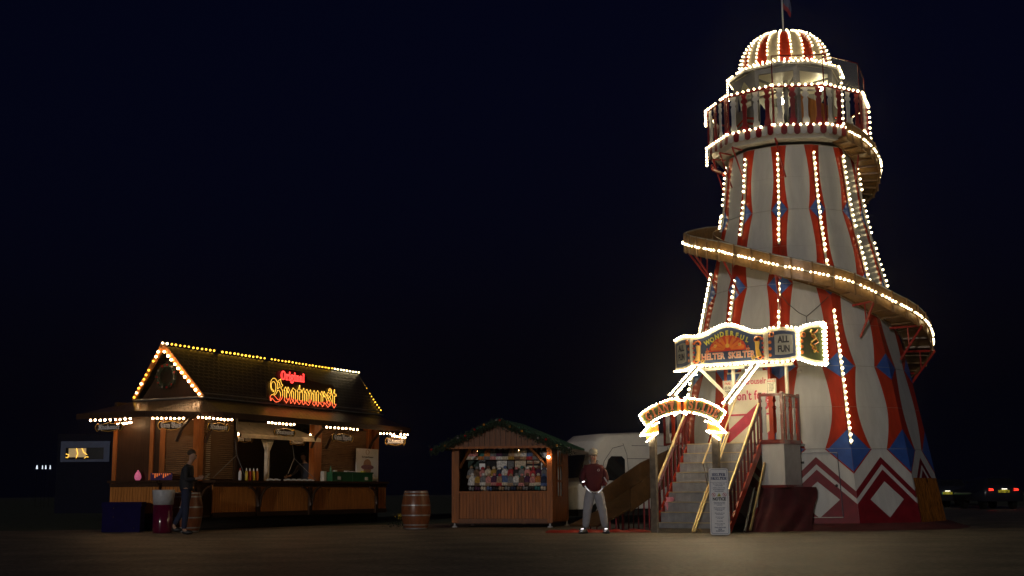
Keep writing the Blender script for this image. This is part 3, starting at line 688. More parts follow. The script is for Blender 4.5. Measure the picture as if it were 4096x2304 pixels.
# door panel and banner on the tower
w = MB()
def FD(u, z, off):      # entrance face between edge 11 and 0
    r = Rt(z); a0, a1 = EDGE[11]-2*pi, EDGE[0]; n = (TP((a0+a1)/2, 0, 1)-TC).normalized(); return TP(a0, z, r).lerp(TP(a1, z, r), u)+n*off
DM = None
n_ = (TP(TH0-radians(15), 0, 1)-TC).normalized(); exd = Vector((-n_.y, n_.x, 0)); exd = exd if exd.x > 0 else -exd
door = thing('entrance_banner', "cream and red banner reading www.carouselr and don't forg hung across the tower doorway", 'banner', FD(.5, SH, .3))
DMo = FD(.5, 0, 0); Ro = Rt(2.6)*cos(radians(15)); base = TC+n_*(Rt(1.95)*cos(radians(15))+.12)
DM = frame((base.x, base.y, 0), exd)
w = MB(DM); w.box(-.43, .62, 0, .02, 1.93, 3.62); w.k = 1
w.add([(-.43, -.004, 3.05), (-.10, -.004, 3.58), (-.43, -.004, 3.58)], [(0,1,2)])
w.k = 2; w.add([(.62, -.004, 3.10), (.62, -.004, 2.78), (-.43, -.004, 1.98), (-.43, -.004, 2.28)], [(0,1,2,3)]); w.add([(.62, -.005, 2.25), (.62, -.005, 2.0), (.3, -.005, 1.95)], [(0,1,2)])
w.box(-.43, .62, -.02, -.001, 2.60, 2.64)
w.obj('sheet', ['sign_cream', 'blue_paint', 'ink_crimson'], door)
w = MB(DM); w.k = 0; w.text('www.carouselr', .08, 3.38, -.012, .20, sx=.78, offset=.004); w.k = 1; w.text("don't forg", .16, 3.05, -.008, .30, sx=.80, offset=.016); w.k = 0; w.text("don't forg", .16, 3.05, -.016, .30, sx=.80, offset=.005)
w.obj('lettering', ['ink_crimson', 'ink_halo'], door)
for x in (-.46, .65):
    w = MB(DM); w.box(x-.03, x+.03, -.05, .05, 1.93, 3.75); w.obj('door_post', 'red_paint', door)
# fare and warning signs
def board(name, label, M, x0, x1, z0, z1, y, lines, root=None, face='sign_cream'):
    t = thing(name, label, 'sign', M @ Vector(((x0+x1)/2, y, z0)))
    w = MB(M); w.box(x0, x1, y, y+.015, z0, z1); w.obj('board', face, t)
    w = MB(M); e = (x1-x0)*.07
    w.k = 0
    for a, c in (((x0+e, z0+e), (x1-e, z0+e)), ((x1-e, z0+e), (x1-e, z1-e)), ((x1-e, z1-e), (x0+e, z1-e)), ((x0+e, z1-e), (x0+e, z0+e))):
        w.tube([(a[0], y-.003, a[1]), (c[0], y-.003, c[1])], .004, 4)
    for tx, z, sz, kk in lines: w.k = kk; w.text(tx, (x0+x1)/2, z, y-.006, sz, sx=.8, offset=sz*.02)
    w.obj('lettering', ['ink_black', 'ink_red', 'ink_blue'], t); return t
fx0, fz0 = onplane(SM, 2893, 1590, RUN+.6); fx1, fz1 = onplane(SM, 2930, 1522, RUN+.6)
board('fare_sign', 'cream FARE £2.50 sign on the white frame left of the banner', SM, fx0, fx1, fz0, fz1, RUN+.6, [('FARE', fz1-.07, .085, 1), ('£2.50', fz1-.17, .085, 0), ('PER PERSON', fz1-.245, .032, 0), ('PER SLIDE', fz1-.285, .032, 0), ('CHILDREN', fz1-.33, .018, 0)])
fx0, fz0 = onplane(SM, 3068, 1580, RUN+.6); fx1, fz1 = onplane(SM, 3103, 1514, RUN+.6)
board('warning_sign', 'cream WARNING sign on the white frame right of the banner', SM, fx0, fx1, fz0, fz1, RUN+.6, [('WARNING', fz1-.055, .048, 1)]+[(t_, fz1-.10-.032*i, .024, 0) for i, t_ in enumerate(('KEEP FEET DOWN', 'ON THE MAT', 'HOLD SIDES', 'DO NOT STOP', 'ON THE SLIDE', 'SIT UPRIGHT'))])
# ================================================================== BIG SIGN
def outline_thick(w, out, y0, y1): w.prism(out, y0, y1)
SY = RUN-.02
big = thing('helter_skelter_sign', 'painted WONDERFUL HELTER SKELTER fairground sign edged with bulbs over the platform', 'sign', SM @ Vector((1.0, SY, 3.6)))
mx0, mz0 = onplane(SM, 2766, 1463, SY); mx1, mz1 = onplane(SM, 3066, 1450, SY); zc = (mz0+mz1)/2
zt = onplane(SM, 2780, 1345, SY)[1]; zp = onplane(SM, 2915, 1296, SY)[1]
def top(u):     # crown of the main panel
    return zt+(zp-zt)*(.5-.5*cos(2*pi*min(1, max(0, (u-.08)/.84))))
out = [(mx0, zc), (mx1, zc)]+[(mx1+(mx0-mx1)*i/16, top(1-i/16)) for i in range(17)]
w = MB(SM); w.prism(out, SY, SY+.06); mp_ = w.obj('centre_panel', 'sign_face', big)
MW = mx1-mx0; cx = (mx0+mx1)/2
def scaled(out, s, cx, cz, dz=0): return [(cx+(x-cx)*s, cz+(z-cz)*s+dz) for x, z in out]
w = MB(SM); cz_ = (zc+zt)/2
w.k = 0; w.prism([(mx0+.06, zc+.05), (mx1-.06, zc+.05)]+[(mx1-.06+(mx0-mx1+.12)*i/16, top(.03+.94*(1-i/16))-.08) for i in range(17)], SY-.008, SY-.001)
# red and orange sunburst half-disc with scrolls
w.k = 2; w.prism([(cx+.46*cos(t), zc+.30+.36*sin(t)) for t in [pi*i/12 for i in range(13)]], SY-.014, SY-.009)
w.k = 3
for t in [pi*(i+.5)/7 for i in range(7)]:
    c_, s__ = cos(t), sin(t); w.prism([(cx+.08*c_-.02*s__, zc+.33+.06*s__+.02*c_), (cx+.08*c_+.02*s__, zc+.33+.06*s__-.02*c_), (cx+.40*c_+.05*s__, zc+.31+.31*s__-.05*c_), (cx+.43*c_, zc+.31+.34*s__), (cx+.40*c_-.05*s__, zc+.31+.31*s__+.05*c_)][::-1], SY-.018, SY-.0145)
w.k = 4; w.ball((cx, SY-.02, zc+.42), .05, 10, sy=.2); w.tube([(cx, SY-.02, zc+.47), (cx, SY-.02, zc+.58)], .012, 5)
for (sx_, sz_, rr_, kk_) in ((-.62, .10, .05, 4), (.62, .10, .05, 4), (-.50, .30, .045, 3), (.50, .30, .045, 3), (-.30, .42, .04, 4), (.30, .42, .04, 4), (-.18, .53, .03, 3), (.18, .53, .03, 3)):
    w.k = kk_; w.tube([(cx+sx_+rr_*(1-i/16)*cos(i*.7), SY-.026, zc+sz_+rr_*(1-i/16)*sin(i*.7)) for i in range(14)], .011, 4)
    w.k = 2; w.ball((cx+sx_, SY-.02, zc+sz_+.075), .02, 6, sy=.3)
# gold scroll columns
for s_ in (-1, 1):
    w.k = 4; xx = cx+s_*(MW/2-.19)
    w.tube([(xx+s_*.03, SY-.02, zc+.12), (xx-s_*.01, SY-.02, zc+.3), (xx, SY-.02, zc+.46)], [.07, .045, .06], 8)
    w.k = 3
    w.tube([(xx+s_*.10*cos(t)*(1-t/9), SY-.024, zc+.50+.085*sin(t)*(1-t/9)) for t in [i*.5 for i in range(14)]], .022, 5)
    w.k = 3; w.tube([(xx+s_*.05+.05*cos(t), SY-.024, zc+.12+.05*sin(t)) for t in [i*.6 for i in range(11)]], .016, 5)
    w.k = 1
    for q in range(5): w.ball((cx+s_*(MW/2-.07), SY-.01, zc+.12+q*.10), .028, 6, sy=.3)
w.obj('painted_scrollwork', ['sign_navy', 'sign_red', 'sign_red', 'sign_orange', 'sign_gold'], mp_)
w = MB(SM)
wd = 'WONDERFUL'
for i, ch in enumerate(wd):
    u = (i-(len(wd)-1)/2)/(len(wd)-1); x = cx+u*.98; z = top(.5+u*.62)-.215+.0; rot = -u*.75
    w.text(ch, x, z, SY-.03, .155, sx=.9, rot=rot, offset=.006)
w.obj('lettering', 'sign_lime', mp_)
w = MB(SM); w.k = 1; w.text('HELTER  SKELTER', cx, zc+.19, SY-.022, .20, sx=.84, offset=.008); w.k = 0; w.text('HELTER  SKELTER', cx, zc+.19, SY-.030, .20, sx=.84, offset=-.001); w.obj('lettering', ['letter_orange', 'sign_cream'], mp_)
bulb_path(big, [SM @ Vector((x, SY-.03, z+.005)) for x, z in out[2:]], .075, .022); bulb_line(big, SM @ Vector((mx0, SY-.03, zc-.01)), SM @ Vector((mx1, SY-.03, zc-.01)), .098, .025)
for s_ in (mx0, mx1):
    w = MB(SM); w.tube([(s_, SY-.01, zc), (s_, SY-.01, zt)], .012, 5); w.obj('panel_joint', 'channel', big)
def side_panel(x0, y0, ang, W, mir, txt, zb0, zb1, zt0, zt1, name, face='sign_navy', dense=False):
    """one curved side panel; ang = turn back from the main plane, mir=-1 goes left"""
    P0 = SM @ Vector((x0, y0, 0)); exl = SM.to_3x3() @ Vector((mir*cos(ang), sin(ang), 0)); 
    ex_ = exl if mir > 0 else -exl; M2 = frame((P0.x, P0.y, 0), ex_)
    N = 8
    def xt(i): return (W*i/N)*mir
    bt = [(xt(i), zb0+(zb1-zb0)*i/N-.03*sin(pi*i/N)) for i in range(N+1)]; tp = [(xt(i), zt0+(zt1-zt0)*i/N+.05*sin(pi*i/N)) for i in range(N+1)]
    o_ = bt+tp[::-1]; o_ = o_ if mir > 0 else o_[::-1]
    w = MB(M2); w.prism(o_, 0, .05); pn = w.obj('side_panel', 'sign_face', big)
    w = MB(M2); w.k = 0; ins = [((x-mir*W/2)*.84+mir*W/2, (z-(zb0+zt0)/2)*.80+(zb0+zt0)/2) for x, z in o_]; w.prism(ins, -.008, -.001)
    w.k = 1
    if txt: w.prism([((x-mir*W/2)*.56+mir*W*.56, (z-(zb0+zt0)/2)*.60+(zb0+zt0)/2) for x, z in o_], -.014, -.009)
    else:
        w.k = 3; w.tube([(mir*W*(.55+.10*sin(i*1.1)), -.015, zb0+.14+i*.045) for i in range(12)], .024, 5); w.k = 2; w.tube([(mir*W*(.60+.12*sin(i*1.1+2)), -.018, zb0+.14+i*.045) for i in range(12)], .014, 5)
    w.k = 2
    for q in range(4): w.ball((mir*W*.13, -.012, zb0+.14+q*(zt0-zb0-.2)/3.6), .04, 7, sy=.3)
    w.tube([(mir*(W*.2+.04*cos(t)), -.015, zt0-.12+.05*sin(t)) for t in [i*.6 for i in range(11)]], .016, 5)
    w.obj('painted_scrollwork', [face, 'sign_dull', 'sign_orange', 'sign_gold'], pn)
    if txt:
        w = MB(M2); zm = (zb0+zt0)/2; xm_ = mir*W*.56
        a_, b2 = txt
        w.text(a_, xm_, zm+.11, -.02, .20, sx=.75, offset=.008); w.text(b2, xm_, zm-.10, -.02, .20, sx=.70, offset=.008); w.obj('lettering', 'ink_black', pn)
    bulb_path(big, [M2 @ Vector((x, -.02, z-.01)) for x, z in bt], .12 if not dense else .075, .025); bulb_path(big, [M2 @ Vector((x, -.02, z+.01)) for x, z in tp], .10 if not dense else .075, .022)
    return M2
M2 = side_panel(mx1, SY, radians(8), .72, 1, ('ALL', 'FUN'), zc, zc+.03, zt+.02, zt-.0, 'r')
p = M2 @ Vector((.72, 0, 0)); q = SM.inverted() @ p
M3 = side_panel(q.x, q.y, radians(34), .62, 1, None, zc+.03, zc-.12, zt-.02, zt+.12, 'w', 'sign_green', True)
for xx in (.0,): bulb_line(big, M3 @ Vector((xx, -.03, zc+.06)), M3 @ Vector((xx, -.03, zt-.05)), .095, .023)
for xx in (.62, .56): bulb_line(big, M3 @ Vector((xx, -.03, zc-.08)), M3 @ Vector((xx, -.03, zt+.10)), .09, .023)
M4 = side_panel(mx0, SY, radians(33), .72, -1, ('ALL', 'FUN'), zc, zc-.04, zt, zt-.03, 'l')
# white frame behind the sign
for a, c in (((mx0+.10, SY+.1, zc), (mx0+.78, SY+.5, 2.9)), ((mx0+.80, SY+.52, 2.85), (mx0+.80, SY+.52, zc)), ((mx1+.28, SY+.45, 2.9), (mx1+.28, SY+.45, zc+.1)), ((-.2, SY+.3, zc-.05), (mx1+.5, SY+.3, zc-.05))):
    w = MB(SM); w.bar(a, c, .06, .07); w.obj('frame_bar', 'sign_cream', big)
for a in ((mx1-.55, SY+.25, zc-.10), (mx0+.02, SY+.1, zc-.15)):
    w = MB(SM); w.k = 0; w.box(a[0]-.07, a[0]+.07, a[1]-.05, a[1]+.05, a[2]-.03, a[2]+.05); w.k = 1; w.box(a[0]-.05, a[0]+.05, a[1]-.04, a[1]+.04, a[2]-.035, a[2]-.031); w.obj('floodlight', ['black', 'floodlamp'], big)
# ================================================================== ARCH: GIANT SLIDE
arch = thing('giant_slide_arch', 'bulb-covered arch at the foot of the stairs with ribbon sign reading GIANT SLIDE', 'arch sign', SM @ Vector((SW/2, -.1, 0)))
AY = -.12
acx = onplane(SM, 2730, 1620, AY)[0]; azt = onplane(SM, 2730, 1592, AY)[1]
RO, RI = 1.73, 1.43; acz = azt-RO
x_l = onplane(SM, 2572, 1660, AY)[0]; x_r = onplane(SM, 2890, 1660, AY)[0]; acx = (x_l+x_r)/2; ha = math.asin((x_r-x_l)/2/((RO+RI)/2))
def AP(t, r, y=AY): return Vector((acx+r*sin(t), y, acz+r*cos(t)))
for px_ in (2611, 2863):
    x_, _ = onplane(SM, px_, 1900, AY+.02); zt_ = onplane(SM, px_, 1720, AY)[1]
    w = MB(SM); w.box(x_-.07, x_+.07, AY+.02, AY+.12, 0, zt_+.12); w.obj('post', 'post_steel', arch)
w = MB(SM); N = 20
for s_ in (-1, 1):
    a0, a1 = (s_*.03, s_*ha)
    o_ = [((AP(a0+(a1-a0)*i/N, RO)).x, AP(a0+(a1-a0)*i/N, RO).z) for i in range(N+1)]+[((AP(a0+(a1-a0)*i/N, RI)).x, AP(a0+(a1-a0)*i/N, RI).z) for i in range(N, -1, -1)]
    if s_ > 0: o_ = o_[::-1]
    w = MB(SM); w.k = 0; w.prism(o_, AY, AY+.05); w.k = 1
    a0, a1 = (s_*.07, s_*(ha-.02))
    o_ = [((AP(a0+(a1-a0)*i/N, RO-.03)).x, AP(a0+(a1-a0)*i/N, RO-.03).z) for i in range(N+1)]+[((AP(a0+(a1-a0)*i/N, RI+.03)).x, AP(a0+(a1-a0)*i/N, RI+.03).z) for i in range(N, -1, -1)]
    if s_ > 0: o_ = o_[::-1]
    w.prism(o_, AY-.006, AY-.001)
    rbn = w.obj('ribbon', ['sign_orange', 'arch_green'], arch)
    word = ('𝐆𝐈𝐀𝐍𝐓' if s_ < 0 else '𝐒𝐋𝐈𝐃𝐄')
    w = MB(SM)
    for i, ch in enumerate(word):
        t = s_*.10+s_*(ha-.16)*((i if s_ > 0 else len(word)-1-i)+.45)/len(word); p = AP(t, (RO+RI)/2)
        w.k = 1; w.text(ch, p.x+.012, p.z-.012, AY-.012, .27, sx=.80, rot=-t, offset=.012); w.k = 0; w.text(ch, p.x, p.z, AY-.022, .26, sx=.78, rot=-t, offset=.004)
    w.obj('lettering', ['letter_orange', 'ink_black'], rbn)
for r_ in (RO, RI):
    for s_ in (-1, 1):
        bulb_path(arch, [SM @ AP(s_*(.05+(ha-.05)*i/20), r_, AY-.03) for i in range(21)], .058, .019)
for s_ in (-1, 1): bulb_path(arch, [SM @ AP(s_*ha, RI+(RO-RI)*i/4, AY-.03) for i in range(5)], .058, .019)
# knot in the middle
bulb_path(arch, [SM @ Vector((acx+x, AY-.03, azt+z)) for x, z in ((-.10, .02), (-.08, -.05), (.08, -.05), (.11, .02))], .055, .019)
bulb_path(arch, [SM @ Vector((acx+x, AY-.03, azt+z)) for x, z in ((-.16, -.36), (-.02, -.29), (.12, -.36))], .052, .019)
# folded tails
for s_ in (-1, 1):
    e = AP(s_*ha, RI); ex_ = e.x; ez_ = e.z
    pts = [(ex_-s_*.02, ez_-.02), (ex_+s_*.22, ez_-.24), (ex_-s_*.26, ez_-.16), (ex_+s_*.10, ez_-.38)] 
    pts = [(ex_-s_*.05, ez_+.02), (ex_+s_*.17, ez_-.20), (ex_-s_*.28, ez_-.14), (ex_+s_*.02, ez_-.33)]
    w = MB(SM); tri = [pts[0], pts[1], (pts[2][0], pts[2][1]+.02), (ex_-s_*.24, ez_+.10)]; tri = tri if s_ < 0 else tri[::-1]
    tri = tri[::-1] if False else tri
    w.k = 0; w.prism(tri, AY+.01, AY+.03); tr2 = [pts[2], pts[3], (pts[1][0]-s_*.12, pts[1][1]+.06)]; w.k = 1; w.prism(tr2 if s_ > 0 else tr2[::-1], AY+.035, AY+.055)
    w.obj('ribbon_tail', ['sign_orange', 'sign_gold'], arch)
    bulb_path(arch, [SM @ Vector((x, AY-.02, z)) for x, z in pts], .050, .019)
    bulb_path(arch, [SM @ Vector((x, AY-.02, z)) for x, z in ((ex_-s_*.30, ez_+.07), (ex_-s_*.05, ez_+.01-.03), (ex_+s_*.17, ez_-.18))], .055, .019)
# raking beams from arch to the big sign
for (pa, pb) in (((2690, 1580), (2790, 1468)), ((2905, 1612), (3022, 1462))):
    xa, za = onplane(SM, *pa, AY); xb, zb = onplane(SM, *pb, SY-.1)
    a = Vector((xa, AY+.02, za)); c = Vector((xb, SY-.1, zb))
    w = MB(SM); w.bar(a, c, .07, .06); w.obj('raking_beam', 'stall_dark', arch)
    t = (c-a).normalized(); sv = Vector((1, 0, 0)); sv = (sv-t*sv.dot(t)).normalized()
    for off in (-1, 1): bulb_line(arch, SM @ (a+sv*off*.075-Vector((0,.02,0))), SM @ (c+sv*off*.075-Vector((0,.02,0))), .058, .019)

# ================================================================== NOTICE BOARD
nx = gx(2869, 26.0); Mn = frame((nx.x, 25.7, 0), (1, -.05, 0))
nb_ = thing('notice_board', 'tall white rounded NOTICE board leaning at the foot of the stairs', 'sign', (nx.x, 25.7, 0))
z1_ = 1.33; hw = .195
def rrect(x0, x1, z0, z1, r):
    o_ = []
    for cx_, cz2, a in ((x1-r, z0+r, -90), (x1-r, z1-r, 0), (x0+r, z1-r, 90), (x0+r, z0+r, 180)):
        for i in range(5): t = radians(a+22.5*i); o_.append((cx_+r*cos(t), cz2+r*sin(t)))
    return o_
w = MB(Mn); w.prism(rrect(-hw, hw, .0, z1_, .04), 0, .03); w.obj('board', 'sign_white', nb_)
w = MB(Mn); w.k = 2
o_ = rrect(-hw+.025, hw-.025, .025, z1_-.025, .03); w.tube([(x, -.003, z) for x, z in o_+o_[:1]], .0035, 4); w.tube([(-hw+.025, -.003, 1.05), (hw-.025, -.003, 1.05)], .003, 4)
w.text('𝐇𝐄𝐋𝐓𝐄𝐑', 0, 1.20, -.006, .080, sx=.85, offset=.002); w.text('𝐒𝐊𝐄𝐋𝐓𝐄𝐑', 0, 1.125, -.006, .080, sx=.85, offset=.002)
w.k = 0; w.text('NOTICE', 0, .712, -.006, .085, sx=.85, offset=.004)
zz = 1.02
body = ['The owner of this ride', 'is the operator', 'Children under 5 must', 'be accompanied by a', 'responsible adult']
w.k = 2
for i, tx in enumerate(body): w.text(tx, 0, 1.015-.033*i-(.012 if i > 1 else 0), -.006, .027, offset=.0006)
body2 = ['Please keep your hands', 'and feet inside the mat', 'at all times', '', 'Persons must be seated', 'upright and not stop', 'on the slide', '', 'Please leave the mat', 'at the bottom', '', 'No food or drink', 'on the ride', '', 'No smoking', '', 'Persons use this ride', 'at own risk']
for i, tx in enumerate(body2):
    if tx: w.text(tx, 0, .645-.0265*i, -.006, .024, offset=.0005)
w.k = 1; w.text('THE VINTAGE', 0, .145, -.006, .036, offset=.001); w.text('RIDE', 0, .11, -.006, .036, offset=.001); w.text('COMPANY', 0, .075, -.006, .036, offset=.001)
w.obj('lettering', ['ink_black', 'ink_blue', 'ink_blue'], nb_)
w = MB(Mn)
for sx_ in (-.11, .11):
    w.k = 0; w.tube([(sx_+.036*cos(t), -.004, .80+.036*sin(t)) for t in [2*pi*i/14 for i in range(15)]], .004, 4); w.tube([(sx_-.024, -.005, .824), (sx_+.024, -.005, .776)], .004, 4); w.tube([(sx_-.005, -.004, .78), (sx_+.008, -.004, .82)], .005, 4)
w.k = 1; w.prism([(-.042, .765), (.042, .765), (0, .84)], -.004, -.001); w.k = 2; w.prism([(-.010, .775), (.014, .775), (.004, .812)], -.007, -.0045)
w.obj('pictogram', ['ink_crimson', 'sign_lime', 'ink_black'], nb_)

# pink cloth tied on the stair rail
p = SM @ Vector((.12, .45, .75)); w = MB(); w.smooth = True; vs = [(p.x+.03*sin(j*1.7)+.055*i-.08, p.y-.05+.02*sin(i*2+j), p.z-.055*j+.01*sin(i*3)) for j in range(6) for i in range(4)]
w.add(vs, [(j*4+i, j*4+i+1, j*4+i+5, j*4+i+4) for j in range(5) for i in range(3)]); mat('pink_cloth', (.6, .2, .26), .8)
setorigin(tag(w.obj('cloth', 'pink_cloth'), 'pink cloth tied to the left handrail of the staircase', 'cloth'), p)

# crumpled red mat in front of the run-out
w = MB(); w.smooth = True; x0_, x1_ = gx(2180, 27.9).x, gx(2600, 27.9).x; vs = []; NX = 60
for i in range(NX+1):
    s_ = i/NX; x = x0_+(x1_-x0_)*s_; h_ = .06+.012*sin(s_*31)+.010*sin(s_*47+1); h_ = max(.02, h_)*min(1, 12*s_)**.5*min(1, 12*(1-s_)+.1)**.5
    for y, z in ((27.55, .002), (27.62, h_*.8), (27.85, h_), (28.1, h_*.8), (28.3, .002)): vs.append((x, y+.04*sin(s_*23+y*3), z))
w.add(vs, [(i*5+j, (i+1)*5+j, (i+1)*5+j+1, i*5+j+1) for i in range(NX) for j in range(4)])
setorigin(tag(w.obj('landing_mat', 'orange_fabric'), 'long crumpled red fabric mat lying on the tarmac at the end of the slide', 'mat'), (x0_, 27.9, 0))

# ================================================================== BRATWURST STALL
A0 = gx(794, 31.5); T2 = Vector((.44, .90, 0)).normalized(); BM_ = frame((A0.x, 31.5, 0), T2)
def bs(px, py, y=0.): return onplane(BM_, px, py, y)
stall = thing('bratwurst_stall', 'large timber sausage stall with steep tiled roof, rolled shutters and rows of warm bulbs', 'food stall', A0)
LX = 8.3; CH = .7
xl = {p: bs(p, 1850)[0] for p in (825, 940, 945, 1070, 1252, 1282, 1465, 1495, 1512, 1260)}
# floor plinth and back
w = MB(BM_); w.slab([(-CH, CH), (0, 0), (LX, 0), (LX, 2.3), (-CH, 2.3)], .02, .30); w.obj('plinth', 'black', stall)
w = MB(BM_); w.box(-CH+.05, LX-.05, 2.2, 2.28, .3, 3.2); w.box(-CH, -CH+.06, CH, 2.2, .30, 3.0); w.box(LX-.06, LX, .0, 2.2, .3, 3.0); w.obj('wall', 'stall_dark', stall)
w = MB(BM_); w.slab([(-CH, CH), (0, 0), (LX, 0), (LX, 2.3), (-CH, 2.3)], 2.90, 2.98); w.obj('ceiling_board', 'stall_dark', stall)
# posts
for nm, x, wd_, mt, y_ in (('post', -.03, .20, 'post_orange', 0), ('post', xl[940], .10, 'stall_dark', 0), ('post', (xl[1252]+xl[1282])/2, xl[1282]-xl[1252], 'post_orange', .0), ('post', xl[1465]+.14, .22, 'post_orange', 0), ('post', LX-.14, .26, 'post_orange', 0), ('post', .32, .16, 'canvas', .05)):
    w = MB(BM_); w.box(x-wd_/2, x+wd_/2, y_-.03, y_+.14, 1.2, 2.89); w.obj(nm, mt, stall)
# rolled shutters
def shutter(M, x0, x1, z0=1.24, z1=2.75):
    w = MB(M); n = 30
    for i in range(n):
        a = z0+(z1-z0)*i/n; b2 = z0+(z1-z0)*(i+1)/n; m = (a+b2)/2
        w.add([(x0, .03, a), (x1, .03, a), (x1, -.002, m), (x0, -.002, m), (x1, .03, b2), (x0, .03, b2)], [(0,1,2,3), (3,2,4,5)])
    w.box(x0, x1, .035, .05, z0, z1)
    return w.obj('shutter', 'shutter', stall)
shutter(BM_, xl[825]-.1, xl[940]-.06); shutter(BM_, xl[1282]+.02, xl[1465]+.0)
P1 = BM_ @ Vector((-CH, CH, 0)); CM = frame((P1.x, P1.y, 0), (BM_.to_3x3() @ Vector((1, -1, 0)).normalized())); CL = CH*sqrt(2)
shutter(CM, .14, CL-.1)
w = MB(CM); w.box(0, .13, -.03, .1, 1.2, 2.89); w.obj('post', 'post_orange', stall); w = MB(CM); w.box(CL-.12, CL-.02, -.035, .1, 1.2, 2.89); w.obj('post', 'post_orange', stall)
P1 = BM_ @ Vector((-CH, 2.3, 0)); LM = frame((P1.x, P1.y, 0), (BM_.to_3x3() @ Vector((0, -1, 0))))
w = MB(LM); w.box(.1, .22, -.03, .1, .3, 2.89); w.box(1.3, 1.42, -.03, .1, .3, 2.89); w.obj('post', 'post_orange', stall)
# counters
def counter(M, x0, x1, name='counter'):
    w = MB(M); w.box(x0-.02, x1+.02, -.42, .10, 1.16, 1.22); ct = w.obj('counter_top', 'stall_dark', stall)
    w = MB(M); w.box(x0, x1, -.30, -.26, .30, 1.13); w.obj('front_board', 'stall_dark', ct)
    w = MB(M); n = int((x1-x0)/.09)
    for i in range(n):
        a = x0+(x1-x0)*i/n; w.box(a+.006, a+(x1-x0)/n-.006, -.325, -.301, .40, 1.10)
    w.obj('slatting', 'stall_wood', ct)
    for za_, zb_ in ((.30, .42), (1.06, 1.155)): w = MB(M); w.box(x0, x1, -.348, -.326, za_, zb_); w.obj('rail', 'stall_dark', ct)
    return ct
ct1 = counter(BM_, .12, LX-.05); ct2 = counter(CM, .05, CL-.15); ct3 = counter(LM, .35, 1.9)
for cxp in (790, 1032, 1240, 1505):
    x = bs(cxp, 2000, -.36)[0]; w = MB(BM_); w.box(x-.07, x+.07, -.39, -.346, .3, 1.05)
    for s_ in (-1, 1):
        if cxp == 1505 and s_ > 0: continue
        w.tube([(x+s_*(.03+.40*(1-cos(t))), -.40, .55+.50*sin(t)) for t in [radians(10*i) for i in range(10)]], .035, 5)
    w.obj('curved_brace', 'stall_dark', ct1)
# knee braces under the eaves
for px_, s_ in ((700, -1), (815, 1), (1240, -1), (1470, 1), (1300, 1)):
    x = bs(px_, 1750)[0]; w = MB(BM_); w.tube([(x, -.05, 2.15), (x, -.20, 2.45), (x, -.45, 2.68), (x, -.75, 2.78)], .045, 5); w.obj('knee_brace', 'stall_dark', stall)
# serving hatch: white awning, inner post, chains
w = MB(BM_); a, c = xl[945]-.05, xl[1260]+.02; w.add([(a, -.18, 2.42), (c, -.18, 2.42), (c, -.18, 2.32), (a, -.18, 2.32), (a, .55, 2.80), (c-.9, .55, 2.80)], [(3,2,1,0), (0,1,5,4)])
w.obj('inner_awning', 'canvas', stall)
x = bs(1070, 1850, -.05)[0]; w = MB(BM_); w.box(x-.045, x+.045, -.08, .02, 1.22, 2.31)
for s_ in (-1, 1): w.prism([(x+s_*.045, 1.95), (x+s_*.26, 2.31), (x+s_*.045, 2.31)][::s_], -.06, -.02)
w.obj('hatch_post', 'canvas', stall)
for p_, q1, q2 in (((947, 1820), (852, 1911), (980, 1905)), ((1177, 1834), (1152, 1895), (1265, 1921))):
    x, z = bs(*p_, -.1); w = MB(BM_)
    for q in (q1, q2): xx, zz = bs(*q, -.3); w.tube([(x, -.1, z), (xx, -.3, max(1.23, zz))], .009, 4)
    w.tube([(x, -.1, z), (x, -.02, 2.3)], .009, 4); w.obj('stay_chain', 'gutter', stall)
# skirt roof
d_ = 1.0; ZE, ZU = 2.84, 3.26
ev = [(-CH-d_, 2.5), (-CH-d_, CH-.414*d_), (-.414*d_, -d_), (LX+.25, -d_), (LX+.85, -d_+.6), (LX+.85, 2.5)]
up_ = [(-.02, 2.2), (-.02, .1), (.08, 0), (LX-.08, 0), (LX+.05, .1), (LX+.05, 2.2)]
def roofpart(name, mt, quads, par, th=.05):
    w = MB(BM_); 
    for q in quads:
        w.add([tuple(p) for p in q], [tuple(range(len(q)))])
    o = w.obj(name, mt, par); uvl = o.data.uv_layers.new(name='UVMap')
    for pl in o.data.polygons:
        n = pl.normal; e1 = Vector((0,0,1)).cross(n); e1 = e1.normalized() if e1.length > 1e-4 else Vector((1,0,0)); e2 = n.cross(e1)
        for li in pl.loop_indices:
            c = o.data.vertices[o.data.loops[li].vertex_index].co; uvl.data[li].uv = (c.dot(e1), c.dot(e2))
    return o
qs = []
for i in range(5):
    a, c = ev[i], ev[i+1]; u1, u2 = up_[i], up_[i+1]
    qs.append([(a[0], a[1], ZE), (c[0], c[1], ZE), (u2[0], u2[1], ZU), (u1[0], u1[1], ZU)])
rf1 = roofpart('skirt_roof', 'skirt_tile', qs, stall)
w = MB(BM_)
for i in range(5): a, c = ev[i], ev[i+1]; w.bar((a[0], a[1], ZE-.05), (c[0], c[1], ZE-.05), .03, .14)
w.obj('fascia', 'stall_dark', rf1)
w = MB(BM_); vs = [(x, y, ZE-.10) for x, y in ev]; w.add(vs+[(LX, .0, ZE-.02), (0, 0, ZE-.02)], [(2,3,6,7)]); w.obj('soffit', 'stall_dark', rf1)
